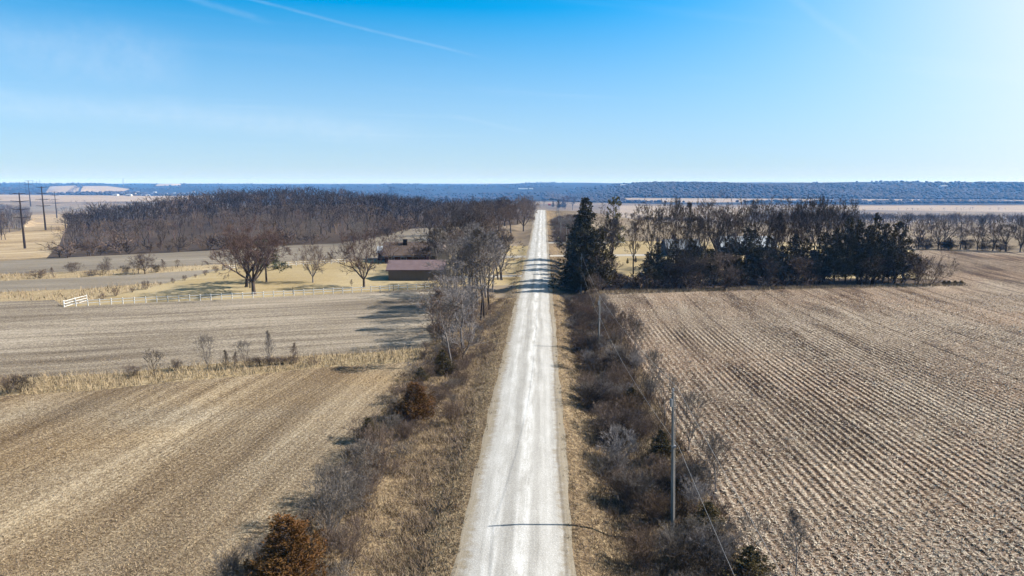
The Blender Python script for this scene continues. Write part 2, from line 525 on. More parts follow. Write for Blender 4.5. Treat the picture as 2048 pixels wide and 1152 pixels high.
M['spruce'] = varied('spruce_green', (0.040, 0.042, 0.020), (0.120, 0.098, 0.042), 0.7, 0.85, 0.2)
M['pine'] = varied('pine_green', (0.05, 0.062, 0.024), (0.115, 0.125, 0.045), 0.9, 0.85, 0.2)
M['pine_yellow'] = varied('pine_yellow', (0.085, 0.085, 0.022), (0.19, 0.165, 0.045), 0.9, 0.85, 0.2)
# building materials
M['shed_wall'] = varied('tan_siding', (0.235, 0.175, 0.115), (0.275, 0.21, 0.145), 1.5, 0.8, stretch=(4, 4, 0.3))
M['shed_roof'] = varied('mauve_brown_metal_roof', (0.155, 0.100, 0.095), (0.22, 0.150, 0.143), 0.8, 0.55, spec=0.3)
M['brown_roof'] = varied('brown_shingle', (0.085, 0.060, 0.047), (0.150, 0.108, 0.086), 2.5, 0.9)
M['tan_roof'] = varied('tan_shingle', (0.21, 0.155, 0.125), (0.30, 0.23, 0.19), 2.5, 0.9)
M['brick'] = varied('dark_red_brick', (0.105, 0.045, 0.034), (0.165, 0.078, 0.056), 5, 0.9)
M['cream'] = varied('cream_siding', (0.50, 0.44, 0.36), (0.60, 0.54, 0.45), 1.5, 0.8)
M['white_paint'] = varied('white_paint', (0.74, 0.74, 0.72), (0.9, 0.9, 0.88), 3, 0.6)
M['grey_roof'] = varied('grey_blue_shingle', (0.135, 0.150, 0.170), (0.215, 0.235, 0.260), 2.5, 0.85)
M['pale_roof'] = varied('pale_metal_roof', (0.30, 0.32, 0.34), (0.46, 0.48, 0.50), 0.8, 0.5, spec=0.3)
M['grey_siding'] = varied('slate_siding', (0.10, 0.105, 0.115), (0.15, 0.155, 0.165), 2, 0.85)
M['red_paint'] = varied('red_barn_paint', (0.26, 0.035, 0.028), (0.36, 0.06, 0.045), 1, 0.8)
M['glass'] = varied('dark_window_glass', (0.02, 0.025, 0.03), (0.035, 0.04, 0.05), 1, 0.15, spec=0.5)
M['black'] = varied('black_paint', (0.012, 0.012, 0.013), (0.02, 0.02, 0.022), 4, 0.6)
M['pole_wood'] = varied('weathered_pole_wood', (0.25, 0.235, 0.215), (0.42, 0.40, 0.37), 2.0, 0.9, stretch=(3, 3, 0.25))
M['rust_steel'] = varied('weathering_steel', (0.028, 0.019, 0.015), (0.050, 0.033, 0.025), 0.4, 0.8)
M['porcelain'] = varied('grey_porcelain', (0.25, 0.27, 0.30), (0.32, 0.34, 0.37), 4, 0.3, spec=0.5)
M['wire'] = varied('aluminium_wire', (0.30, 0.29, 0.28), (0.42, 0.41, 0.40), 4, 0.5, spec=0.4)
M['galv'] = varied('galvanised_steel', (0.30, 0.31, 0.32), (0.42, 0.43, 0.44), 2, 0.5, spec=0.4)

# ---------------------------------------------------------------- the ground, cut into its fields
def P(*pts):
    """photograph pixels (or ('w', x, y) world points) to world x, y"""
    out = []
    prev = None
    def conv(p):
        return (p[1], p[2]) if p[0] == 'w' else ground(p[0], p[1])
    n = len(pts)
    for i, p in enumerate(pts):
        q = pts[(i + 1) % n]
        if p[0] != 'w' and q[0] != 'w':
            k = max(1, int(math.hypot(p[0] - q[0], p[1] - q[1]) / 60))
            for j in range(k):
                out.append(ground(p[0] + (q[0] - p[0]) * j / k, p[1] + (q[1] - p[1]) * j / k))
        else:
            a, b = conv(p), conv(q)
            k = max(1, min(40, int(math.hypot(a[0] - b[0], a[1] - b[1]) / 12)))
            for j in range(k):
                out.append((a[0] + (b[0] - a[0]) * j / k, a[1] + (b[1] - a[1]) * j / k))
    return out

def rect(x0, x1, y0, y1):
    return P(('w', x0, y0), ('w', x1, y0), ('w', x1, y1), ('w', x0, y1))

WOODS_FRONT = [(92, 517), (175, 513), (300, 507), (425, 501), (550, 492), (675, 487), (775, 471), (812, 458), (880, 455)]
V_L, V_R = -17.0, 13.0
WATER_LO = [(-300, 810), (0, 792), (200, 780), (330, 765), (450, 755), (640, 735), (760, 728), (845, 722)]
WATER_HI = [(850, 695), (740, 705), (600, 712), (420, 728), (330, 736), (240, 746), (0, 757), (-300, 775)]
FENCE = [(128, 614), (300, 605), (450, 599), (600, 591), (750, 583), (868, 577)]
B2_LO = [(-300, 575), (0, 562), (200, 553), (330, 545), (440, 538), (560, 532), (690, 525)]
B2_HI = [(690, 517), (560, 524), (430, 529), (330, 534), (250, 538), (120, 544), (0, 549), (-300, 556)]
def wander(x, y, k):
    return x + .05 * math.sin(y / 3.1 + k) + .06 * math.sin(y / 1.3 + 2 * k) + .07 * math.sin(y / 7.7 + 3 * k) * (1 if y < 150 else .5)
_ys = list(np.arange(-60, 150, 1.3)) + list(np.arange(150, 641, 5.0))
ROAD_POLY = [(wander(ROAD_L, y, .5), y) for y in _ys] + [(wander(ROAD_R, y, 1.9), y) for y in reversed(_ys)]
regions = [
    ('gravel_road', 'road', ROAD_POLY),
    ('driveway', 'drive', P((1046, 549), (1046, 553.5), (990, 555), (880, 562), (880, 555), (990, 550))),
    ('driveway', 'drive', P((1056, 511), (1054, 515), (905, 517), (905, 512))),
    ('driveway', 'drive', P((1098, 510), (1098, 513), (1300, 512), (1420, 508), (1420, 505), (1300, 508))),
    ('driveway', 'drive', P((1095, 484), (1095, 487), (1250, 486), (1250, 483))),
    ('roadside_verge', 'verge', rect(V_L, -2.0, -60, 142)),
    ('roadside_verge', 'verge', rect(-1.5, V_R, -60, 640)),
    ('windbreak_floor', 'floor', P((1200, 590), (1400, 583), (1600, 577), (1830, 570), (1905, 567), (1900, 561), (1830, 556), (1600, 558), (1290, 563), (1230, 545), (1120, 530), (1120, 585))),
    ('lawn', 'lawn', P(*FENCE, (985, 571), (1030, 570), ('w', ROAD_L, 150), ('w', ROAD_L, 262), (985, 492), (905, 500), (760, 518), (690, 525), (560, 532), (440, 539), (330, 567), (205, 597))),
    ('lawn', 'lawn', P(('w', V_R, 160), ('w', V_R, 248), (1240, 482), (1560, 484), (1825, 500), (1835, 560), (1600, 560), (1290, 565))),
    ('grass_waterway', 'straw', P(*WATER_LO, *WATER_HI)),
    ('grass_strip', 'straw', P(*B2_LO, *B2_HI)),
    ('grass_strip', 'straw', P((-300, 618), (0, 603), (110, 600), (128, 614), (205, 596), (330, 567), (300, 566), (180, 577), (0, 584), (-300, 596))),
    ('bean_stubble_field', 'bean', P(*WATER_LO, ('w', V_L, 90), ('w', V_L, -60), ('w', -330, -60), ('w', -330, 60))),
    ('bean_stubble_field', 'bean_mid', P(*reversed(WATER_HI), ('w', V_L, 97), ('w', V_L, 142), *reversed(FENCE), (110, 600), (0, 603), (-300, 618))),
    ('bean_stubble_field', 'bean_far', P((-300, 596), (0, 584), (180, 577), (300, 566), (330, 567), (440, 539), (440, 537), (330, 545), (200, 553), (0, 562), (-300, 575))),
    ('bean_stubble_field', 'bean_far', P(*B2_HI, (-300, 531), (0, 522), *WOODS_FRONT, (905, 498), (760, 517))),
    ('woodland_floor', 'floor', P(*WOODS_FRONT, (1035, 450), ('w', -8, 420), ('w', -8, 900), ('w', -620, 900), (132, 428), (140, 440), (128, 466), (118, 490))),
    ('meadow', 'meadow', P((-300, 531), (0, 522), (92, 517), (118, 490), (128, 466), (140, 440), (132, 428), (60, 430), (40, 462), (-300, 500))),
    ('corn_stubble_field', 'corn', P(('w', V_R, -60), ('w', V_R, 140), (1230, 590), (1400, 583), (1600, 577), (1830, 570), (1905, 567), (1835, 545), (1830, 500), (1900, 500), (2048, 504), (2400, 514), ('w', 330, 60), ('w', 330, -60))),
    ('far_field', 'far_brown', P((1250, 480), (1560, 482), (1560, 452), (1400, 440), (1250, 440))),
    ('far_field', 'far_tan', P((1240, 433), (1500, 437), (1500, 415), (1240, 411))),
    ('far_field', 'far_tan', P((1250, 404), (1420, 405), (1700, 402), (2048, 405), (2400, 407), (2400, 402), (2048, 400), (1700, 398), (1250, 396))),
    ('far_field', 'far_tan', P((1650, 419), (2048, 424), (2400, 428), (2400, 412), (2048, 411), (1650, 412))),
    ('far_field', 'far_brown', P((1880, 438), (2048, 440), (2400, 445), (2400, 430), (2048, 426), (1880, 424))),
    ('far_field', 'far_brown', P((1850, 497), (2048, 503), (2400, 513), (2400, 480), (2048, 473), (1850, 470))),
    ('far_field', 'far_tan', P((-300, 412), (0, 402), (150, 404), (360, 401), (450, 394), (440, 391), (300, 392), (100, 390), (0, 389), (-300, 392))),
    ('far_field', 'bean_far', P((-300, 424), (0, 412), (140, 412), (220, 417), (140, 421), (60, 424), (0, 430))),
    ('far_field', 'far_tan', P((90, 386), (155, 386), (160, 374), (150, 371), (100, 373))),
    ('far_field', 'far_tan', P((160, 386), (240, 385), (260, 378), (215, 372), (165, 372))),
    ('far_field', 'far_tan', P((310, 372), (360, 371), (365, 367.5), (315, 368))),
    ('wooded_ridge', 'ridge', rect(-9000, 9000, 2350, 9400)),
]

def build_ground():
    pts = []
    rng = np.random.RandomState(3)
    def grid(xs, ys, jit=0.0):
        X, Y = np.meshgrid(xs, ys)
        a = np.stack([X.ravel(), Y.ravel()], 1)
        if jit: a = a + rng.uniform(-jit, jit, a.shape)
        pts.append(a)
    grid(np.arange(-30, 30.1, 1.2), np.arange(-60, 270, 4.0))
    for sgn in (-1, 1):
        grid(sgn * np.arange(33, 330, 7.0), np.arange(-60, 270, 7.0), 0.5)
    grid(np.arange(-16.6, 16.7, 2.07), np.arange(270, 640, 9.0))
    ys = 270 * 1.028 ** np.arange(0, 129)
    for y in ys:
        xs = np.tan(np.radians(np.linspace(-48, 46, 125))) * y
        if y < 640: xs = xs[np.abs(xs) > 18]
        pts.append(np.stack([xs, np.full(len(xs), y)], 1))
    base = np.concatenate(pts)
    V = [tuple(p) for p in base]
    E = []
    bnd = [(-9500, -62), (9500, -62), (9500, 9450), (-9500, 9450)]
    # outline
    b0 = len(V)
    V += bnd
    E += [(b0 + i, b0 + (i + 1) % 4) for i in range(4)]
    for _, _, poly in regions:
        b0 = len(V); n = len(poly)
        V += [tuple(p) for p in poly]
        E += [(b0 + i, b0 + (i + 1) % n) for i in range(n)]
    ov, oe, of, *_ = delaunay_2d_cdt([Vector(p) for p in V], E, [], 0, 1e-3)
    ov = np.array([(p[0], p[1]) for p in ov])
    of = np.array([f for f in of if len(f) == 3], np.int32)
    cen = ov[of].mean(1)
    # counter-clockwise
    a, b, c = ov[of[:, 0]], ov[of[:, 1]], ov[of[:, 2]]
    cr = (b[:, 0] - a[:, 0]) * (c[:, 1] - a[:, 1]) - (b[:, 1] - a[:, 1]) * (c[:, 0] - a[:, 0])
    of[cr < 0] = of[cr < 0][:, ::-1]
    owner = np.full(len(of), -1)
    for k, (_, _, poly) in enumerate(regions):
        ins = inside(poly, cen)
        owner[(owner < 0) & ins] = k
    z = terrain(ov[:, 0], ov[:, 1])
    V3 = np.column_stack([ov, z])
    for k in range(-1, len(regions)):
        fs = of[owner == k]
        if not len(fs): continue
        used, inv = np.unique(fs, return_inverse=True)
        name, mk = ('terrain', 'terrain') if k < 0 else regions[k][:2]
        me = mesh_np(name, V3[used], inv.reshape(fs.shape).astype(np.int32), [M[mk]], smooth=True)
        tag(link(name, me), kind='structure')

def inside(poly, pts):
    poly = np.asarray(poly, float); x, y = pts[:, 0], pts[:, 1]
    res = np.zeros(len(pts), bool)
    n = len(poly); j = n - 1
    for i in range(n):
        xi, yi = poly[i]; xj, yj = poly[j]
        if yi != yj:
            hit = ((yi > y) != (yj > y)) & (x < (xj - xi) * (y - yi) / (yj - yi) + xi)
            res ^= hit
        j = i
    return res

build_ground()

# ---------------------------------------------------------------- bare trees
def tubes(segs, sides):
    """segs: rows of p0(3) p1(3) r0 r1 -> open tubes (or flat ribbons when sides == 2)"""
    A = np.asarray(segs, float)
    if not len(A): return np.zeros((0, 3)), np.zeros((0, 4), np.int32)
    p0, p1, r0, r1 = A[:, 0:3], A[:, 3:6], A[:, 6], A[:, 7]
    d = p1 - p0
    d /= np.maximum(np.linalg.norm(d, axis=1), 1e-6)[:, None]
    ref = np.where(np.abs(d[:, 2:3]) < 0.9, np.array([[0, 0, 1.0]]), np.array([[1.0, 0, 0]]))
    u = np.cross(d, ref); u /= np.linalg.norm(u, axis=1)[:, None]
    v = np.cross(d, u)
    n = len(A)
    if sides == 2:
        ph = np.random.RandomState(n).uniform(0, math.pi, n)
        w_ = u * np.cos(ph)[:, None] + v * np.sin(ph)[:, None]
        V = np.stack([p0 - w_ * r0[:, None], p0 + w_ * r0[:, None], p1 + w_ * r1[:, None], p1 - w_ * r1[:, None]], 1).reshape(-1, 3)
        F = (np.arange(n)[:, None] * 4 + np.array([[0, 1, 2, 3]])).astype(np.int32)
        return V, F
    an = 2 * math.pi * np.arange(sides) / sides
    ring = u[:, None, :] * np.cos(an)[None, :, None] + v[:, None, :] * np.sin(an)[None, :, None]
    V = np.concatenate([p0[:, None, :] + ring * r0[:, None, None], p1[:, None, :] + ring * r1[:, None, None]], 1).reshape(-1, 3)
    i = np.arange(sides); j = (i + 1) % sides
    F = np.stack([i, j, j + sides, i + sides], 1)
    F = (np.arange(n)[:, None, None] * 2 * sides + F[None]).reshape(-1, 4).astype(np.int32)
    return V, F

def unit(v):
    l = math.sqrt(v[0] * v[0] + v[1] * v[1] + v[2] * v[2]) or 1.0
    return (v[0] / l, v[1] / l, v[2] / l)

def tilt(d, ang, az):
    """turn direction d away by ang towards azimuth az about d"""
    D = Vector(d); u = D.orthogonal().normalized(); v = D.cross(u)
    r = D * math.cos(ang) + (u * math.cos(az) + v * math.sin(az)) * math.sin(ang)
    return (r.x, r.y, r.z)

def grow(seed, H=15.0, clear=0.2, limbs=5, limb_ang=(25, 50), depth=5, ratio=0.72, fork=(18, 42), trunk_r=0.32,
         up=0.10, jit=0.13, twigs=5, twig_len=0.9, twig_r=0.014, side=0.55, excurrent=False, stems=None, lean=0.0, limb_len=0.42, r_fac=0.62, nosub=False):
    rng = random.Random(seed)
    segs = []                                        # (p0, p1, r0, r1, level)
    tw = []
    def walk(p, d, L, r0, r1, nseg, lev, jitter, upward):
        nodes = [(p, d, r0)]
        for i in range(nseg):
            d = unit((d[0] + rng.gauss(0, jitter), d[1] + rng.gauss(0, jitter), d[2] + rng.gauss(0, jitter) + upward))
            q = (p[0] + d[0] * L / nseg, p[1] + d[1] * L / nseg, p[2] + d[2] * L / nseg)
            ra = r0 + (r1 - r0) * i / nseg; rb = r0 + (r1 - r0) * (i + 1) / nseg
            segs.append((*p, *q, ra, rb, lev))
            p = q
            nodes.append((p, d, rb))
        return nodes
    def twig(p, d, n):
        for _ in range(n):
            e = tilt(d, math.radians(rng.uniform(10, 55)), rng.uniform(0, 6.283))
            L = twig_len * rng.uniform(0.5, 1.25)
            m = (p[0] + e[0] * L * .5, p[1] + e[1] * L * .5, p[2] + e[2] * L * .5)
            e2 = unit((e[0] + rng.gauss(0, .2), e[1] + rng.gauss(0, .2), e[2] + rng.gauss(0, .2) + up))
            q = (m[0] + e2[0] * L * .5, m[1] + e2[1] * L * .5, m[2] + e2[2] * L * .5)
            tw.append((*p, *m, twig_r, twig_r * .75)); tw.append((*m, *q, twig_r * .75, twig_r * .3))
            for k in range(0 if nosub else 2):
                e3 = tilt(e2, math.radians(rng.uniform(25, 60)), rng.uniform(0, 6.283))
                s_ = L * rng.uniform(.25, .5)
                tw.append((*m, m[0] + e3[0] * s_, m[1] + e3[1] * s_, m[2] + e3[2] * s_, twig_r * .7, twig_r * .25))
    def branch(p, d, L, r, lev):
        nodes = walk(p, d, L, r, r * 0.72, 3 if lev < 3 else 2, lev, jit, up)
        if lev >= depth:
            for (q, dq, rq) in nodes[1:]:
                twig(q, dq, twigs)
            return
        for (q, dq, rq) in nodes[1:-1]:
            if rng.random() < side:
                e = tilt(dq, math.radians(rng.uniform(30, 60)), rng.uniform(0, 6.283))
                branch(q, e, L * ratio * rng.uniform(.5, .8), rq * .5, min(depth, lev + 2))
        q, dq, rq = nodes[-1]
        k = 3 if rng.random() < 0.35 else 2
        az = rng.uniform(0, 6.283)
        for i in range(k):
            e = tilt(dq, math.radians(rng.uniform(*fork)), az + 6.283 * i / k + rng.uniform(-.5, .5))
            branch(q, e, L * ratio * rng.uniform(.8, 1.12), rq * (0.80 if k == 2 else 0.70), lev + 1)
    if stems:
        n, ang, L0, r0 = stems
        for i in range(n):
            az = rng.uniform(0, 6.283); a = math.radians(rng.uniform(*ang))
            p = (math.cos(az) * .18 * H * rng.random(), math.sin(az) * .18 * H * rng.random(), -0.15)
            d = unit((math.sin(a) * math.cos(az), math.sin(a) * math.sin(az), math.cos(a)))
            branch(p, d, H * L0 * rng.uniform(.7, 1.15), r0 * rng.uniform(.7, 1.2), 1)
    elif excurrent:
        d0 = unit((lean * rng.uniform(-1, 1), lean * rng.uniform(-1, 1), 1))
        nodes = walk((0, 0, -0.3), d0, H * .97, trunk_r, trunk_r * .12, 12, 0, jit * .35, .03)
        for i, (q, dq, rq) in enumerate(nodes[1:]):
            fr = (i + 1) / 12
            if fr < clear: continue
            for k in range(limbs):
                e = tilt(dq, math.radians(rng.uniform(*limb_ang)), rng.uniform(0, 6.283))
                branch(q, e, H * limb_len * (1.12 - fr) * rng.uniform(.55, 1.1), rq * .5, 2)
        twig(nodes[-1][0], nodes[-1][1], twigs)
    else:
        d0 = unit((lean * rng.uniform(-1, 1), lean * rng.uniform(-1, 1), 1))
        nodes = walk((0, 0, -0.3), d0, H * clear + .3, trunk_r, trunk_r * .82, 3, 0, jit * .3, .05)
        # root flare
        segs.append((0, 0, -0.3, 0, 0, 0.35, trunk_r * 1.45, trunk_r * 1.0, 0))
        q, dq, rq = nodes[-1]
        az = rng.uniform(0, 6.283)
        for i in range(limbs):
            e = tilt(dq, math.radians(rng.uniform(*limb_ang) * (0.25 if i == 0 else 1)), az + 6.283 * i / max(1, limbs - 1) + rng.uniform(-.35, .35))
            branch(q, e, H * limb_len * rng.uniform(.6, .85), rq * r_fac * rng.uniform(.8, 1.1), 1)
    return segs, tw

def bare_tree(key, trunk_lev=1, **kw):
    """two unit-height meshes: trunk with the main limbs, and the crown of branches and twigs"""
    segs, tw = grow(**kw)
    S_ = np.array(segs)
    tr_ = kw.get('twig_r', .014)
    S_[:, 6:8] = np.maximum(S_[:, 6:8], tr_ * 1.15)
    zmax = max(np.percentile(np.array(tw)[:, 5], 99.7), 0.1) if tw else S_[:, 5].max()
    lev = S_[:, 8]
    V0, F0 = tubes(S_[lev <= trunk_lev], 6)
    Va, Fa = tubes(S_[lev > trunk_lev], 3)
    Vb, Fb = tubes(np.array(tw), 2)
    k = 1.0 / zmax
    t = mesh_np(key + '_trunk', V0 * k, F0, [M['bark_brown']], smooth=True)
    V = np.concatenate([Va, Vb]) * k
    F = np.concatenate([Fa, Fb + len(Va)])
    c = mesh_np(key + '_crown', V, F, [M['twig_brown']])
    rad = np.percentile(np.hypot(V[:, 0], V[:, 1]), 97)
    PROTO[key] = (t, c, rad)
    return PROTO[key]

PROTO = {}
bare_tree('maple1', seed=11, H=16, clear=0.17, limbs=7, limb_ang=(28, 58), depth=5, ratio=.74, trunk_r=.48, twigs=5, twig_len=1.0, twig_r=0.0256, limb_len=.40)
bare_tree('maple2', seed=23, H=14, clear=0.14, limbs=6, limb_ang=(32, 62), depth=5, ratio=.73, trunk_r=.42, twigs=5, twig_len=.9, twig_r=0.0240, limb_len=.42)
bare_tree('oak1', seed=31, H=18, clear=0.22, limbs=5, limb_ang=(25, 55), depth=5, ratio=.74, trunk_r=.45, jit=.2, twigs=8, twig_len=.9, twig_r=0.021, limb_len=.38)
bare_tree('oak2', seed=37, H=18, clear=0.27, limbs=4, limb_ang=(20, 45), depth=5, ratio=.75, trunk_r=.40, jit=.2, twigs=8, twig_len=.9, twig_r=0.021, limb_len=.38)
bare_tree('elm1', seed=41, H=18, clear=0.30, limbs=4, limb_ang=(14, 34), depth=5, ratio=.74, trunk_r=.33, jit=.15, twigs=9, twig_len=.8, twig_r=0.019, limb_len=.36, fork=(14, 34))
bare_tree('elm2', seed=47, H=18, clear=0.36, limbs=3, limb_ang=(12, 30), depth=5, ratio=.75, trunk_r=.28, jit=.17, twigs=9, twig_len=.8, twig_r=0.019, limb_len=.36, fork=(14, 36))
bare_tree('slim1', seed=53, H=14, clear=0.32, limbs=3, limb_ang=(28, 55), depth=4, ratio=.7, trunk_r=.17, twigs=6, twig_len=.7, twig_r=0.017, excurrent=True, limb_len=.30)
bare_tree('slim2', seed=59, H=14, clear=0.40, limbs=2, limb_ang=(25, 50), depth=4, ratio=.72, trunk_r=.15, twigs=7, twig_len=.7, twig_r=0.017, excurrent=True, limb_len=.36, jit=.2)
bare_tree('young1', seed=61, H=6, clear=0.18, limbs=4, limb_ang=(25, 45), depth=4, ratio=.72, trunk_r=.10, twigs=4, twig_len=.45, twig_r=0.0135, limb_len=.42)
bare_tree('young2', seed=67, H=6, clear=0.12, limbs=3, limb_ang=(30, 55), depth=3, ratio=.72, trunk_r=.07, twigs=5, twig_len=.5, twig_r=0.0135, excurrent=True, limb_len=.34)
bare_tree('young3', seed=68, H=6, clear=0.14, limbs=5, limb_ang=(18, 42), depth=4, ratio=.74, trunk_r=.09, twigs=4, twig_len=.5, twig_r=0.0135, limb_len=.5)
bare_tree('shrub1', seed=71, H=3, depth=4, ratio=.72, stems=(11, (5, 42), .45, .03), twigs=4, twig_len=.42, twig_r=0.0088, trunk_lev=1)
bare_tree('shrub2', seed=73, H=3, depth=4, ratio=.70, stems=(15, (10, 60), .42, .028), twigs=3, twig_len=.4, twig_r=0.0088, trunk_lev=1)
bare_tree('shrub3', seed=79, H=3, depth=3, ratio=.74, stems=(17, (3, 30), .52, .024), twigs=6, twig_len=.5, twig_r=0.0088, trunk_lev=1)
bare_tree('shrub4', seed=83, H=3, depth=4, ratio=.74, stems=(8, (15, 65), .5, .03), twigs=4, twig_len=.45, twig_r=0.0088, jit=.18, trunk_lev=1)
bare_tree('round1', seed=89, H=2, depth=3, ratio=.72, stems=(16, (8, 75), .5, .022), twigs=5, twig_len=.28, twig_r=0.0104, trunk_lev=1)

def obj_mat(o, m):
    o.material_slots[0].link = 'OBJECT'
    o.material_slots[0].material = M[m] if isinstance(m, str) else m

_rr = random.Random(5)
NAMES = {'tree': 'bare_tree', 'shrub': 'bare_shrub', 'sapling': 'bare_sapling'}
def put_tree(key, xy, h, label, cat='tree', name=None, group=None, trunk='bark_brown', crown='twig_brown', wid=1.0, rz=None, lean=(0, 0), sink=0.0):
    x, y = xy
    o = thing(name or NAMES.get(cat, 'bare_tree'), label, cat, (x, y, tz(x, y) - sink), _rr.uniform(0, 6.283) if rz is None else rz, group)
    o.rotation_euler[0], o.rotation_euler[1] = lean
    o.scale = (h * wid, h * wid, h)
    t, c, rad = PROTO[key]
    a = link('trunk' if cat != 'shrub' else 'stems', t, o); obj_mat(a, trunk)
    b = link('crown' if cat != 'shrub' else 'twigs', c, o); obj_mat(b, crown)
    return o

def tree_px(key, base, top, label, width=None, **kw):
    """tree by its base pixel and the row of its top; width is the crown's width in photograph pixels"""
    xy = ground(*base)
    h = max(0.5, row_height(base[0], xy, top))
    if width:
        kw['wid'] = width * scale_px(xy) / (2 * PROTO[key][2] * h)
    return put_tree(key, xy, h, label, **kw)

# ---------------------------------------------------------------- evergreens
def sprays(P0, D, L, W, rng, per, spread=0.55):
    """leafy sprays: each a fan of narrow pointed leaves round a direction"""
    n = len(P0)
    k = per
    p = np.repeat(P0, k, 0); d = np.repeat(D, k, 0) + rng.normal(0, spread, (n * k, 3))
    d /= np.linalg.norm(d, axis=1)[:, None]
    l = np.repeat(L, k) * rng.uniform(.5, 1.15, n * k)
    p = p + d * (l * rng.uniform(0, .35, n * k))[:, None]
    s_ = np.cross(d, rng.normal(0, 1, (n * k, 3))); s_ /= np.linalg.norm(s_, axis=1)[:, None]
    w_ = (np.repeat(W, k) * rng.uniform(.6, 1.2, n * k))[:, None]
    a = p; b = p + d * (l * .45)[:, None] + s_ * w_; c = p + d * l[:, None]; e = p + d * (l * .45)[:, None] - s_ * w_
    V = np.stack([a, b, c, e], 1).reshape(-1, 3)
    F = (np.arange(n * k)[:, None] * 4 + np.arange(4)[None]).astype(np.int32)
    return V, F

def evergreen(key, seed, limbs=140, sp=10, per=6, radius=.3, taper=.8, low=.05, leaf=.06, leafw=.008, rag=.45, upsweep=.5, trunk_r=.016, bare=.3, curve=0.0, spread=.5):
    """unit height conifer: limbs of uneven length round a trunk, each carrying leafy sprays"""
    rng = np.random.RandomState(seed)
    segs = [(0, 0, -.02, 0, 0, .5, trunk_r, trunk_r * .6), (0, 0, .5, 0, 0, .97, trunk_r * .6, trunk_r * .1)]
    P0, D, Ls = [], [], []
    for i in range(limbs):
        u = (i + rng.uniform(0, 1)) / limbs
        z = low + (.985 - low) * u ** 1.1
        az = i * 2.39996 + rng.normal(0, .5)
        zf = (z - low) / (1 - low)
        rl = radius * (1 - zf) ** taper * (1 - rag * rng.uniform(0, 1) ** 1.3 + rag * .35 * rng.normal()) + .012
        rl = max(rl, .012)
        us = upsweep * rng.uniform(.6, 1.4)
        n = int(2 + sp * rl / radius)
        ca, sa = math.cos(az), math.sin(az)
        end = (ca * rl, sa * rl, z + us * rl - curve * rl)
        segs.append((0, 0, z, *end, trunk_r * .3, trunk_r * .06))
        for k in range(n):
            t = bare + (1 - bare) * rng.uniform(0, 1) ** .8
            lat = rng.normal(0, .16 * rl * (.4 + t * .6))
            P0.append((ca * rl * t - sa * lat, sa * rl * t + ca * lat, z + us * rl * t - curve * rl * t * t + rng.normal(0, .10 * rl)))
            D.append((ca + rng.normal(0, .35), sa + rng.normal(0, .35), us + .15))
            Ls.append(leaf * rng.uniform(.7, 1.2) * (.55 + .45 * (1 - zf)))
    for k in range(5):
        P0.append((0, 0, .93 + .012 * k)); D.append((rng.normal(0, .3), rng.normal(0, .3), 1)); Ls.append(leaf * .8)
    P0, D, Ls = np.array(P0), np.array(D), np.array(Ls)
    D /= np.linalg.norm(D, axis=1)[:, None]
    V, F = sprays(P0, D, Ls, np.full(len(Ls), leafw), rng, per, spread)
    c = mesh_np(key + '_foliage', V, F, [M['cedar_dark']])
    Vt, Ft = tubes(np.array(segs), 4)
    t = mesh_np(key + '_trunk', Vt, Ft, [M['bark_brown']], smooth=True)
    PROTO[key] = (t, c, radius * .92)

evergreen('cedar1', 101, limbs=190, sp=18, per=10, radius=.42, taper=.7, leaf=.060, leafw=.0042, upsweep=.75, rag=.40)
evergreen('cedar2', 103, limbs=150, sp=14, per=9, radius=.34, taper=.75, leaf=.058, leafw=.0052, upsweep=.65, rag=.5)
evergreen('cedar3', 107, limbs=110, sp=11, per=7, radius=.28, taper=.7, leaf=.065, leafw=.0085, upsweep=.45, rag=.7, low=.10)
evergreen('cedar4', 109, limbs=85, sp=10, per=7, radius=.26, taper=.6, leaf=.06, leafw=.008, upsweep=.4, rag=.8, low=.14)
evergreen('spruce1', 113, limbs=300, sp=13, per=7, radius=.24, taper=.68, leaf=.042, leafw=.0055, upsweep=.18, curve=.25, rag=.6, low=.05, spread=.55)
evergreen('pine1', 127, limbs=46, sp=13, per=9, radius=.24, taper=.42, leaf=.055, leafw=.0055, upsweep=.35, rag=.75, low=.25, trunk_r=.020, bare=.55, spread=.8)

def put_evergreen(key, xy, h, label, name='cedar_tree', foliage='cedar_dark', group=None, wid=1.0, trunk='bark_brown', cat='tree'):
    x, y = xy
    o = thing(name, label, cat, (x, y, tz(x, y)), _rr.uniform(0, 6.283), group)
    o.scale = (h * wid, h * wid, h)
    t, c, rad = PROTO[key]
    a = link('trunk', t, o); obj_mat(a, trunk)
    b = link('crown', c, o); obj_mat(b, foliage)
    return o

def evergreen_px(key, base, top, label, width=None, **kw):
    xy = ground(*base)
    h = row_height(base[0], xy, top)
    if width:
        kw['wid'] = width * scale_px(xy) / (2 * PROTO[key][2] * h)
    return put_evergreen(key, xy, h, label, **kw)

# ---------------------------------------------------------------- woods that read as one mass
def ribbon_tree(seed, depth=4, twigs=2, H=14.0, stems=3, sides=2, fat=1.0, **kw):
    a = dict(seed=seed, H=H, clear=.16, limbs=stems, limb_ang=(14, 44), depth=depth, ratio=.74, trunk_r=.26, twigs=twigs,
             twig_len=1.3, twig_r=.035 * fat, side=.35, limb_len=.34, r_fac=.6, jit=.16)
    a.update(kw)
    segs, tw = grow(**a)
    A = np.array(segs)
    A[:, 6:8] = np.maximum(A[:, 6:8], .03 * fat)
    V1, F1 = tubes(A[A[:, 8] <= 1], 3)
    V2, F2 = tubes(A[A[:, 8] > 1], 2)
    V3, F3 = tubes(np.array(tw), 2)
    V = np.concatenate([V1, V2, V3]); F = np.concatenate([F1, F2 + len(V1), F3 + len(V1) + len(V2)])
    return V / max(V[:, 2].max(), 1), F

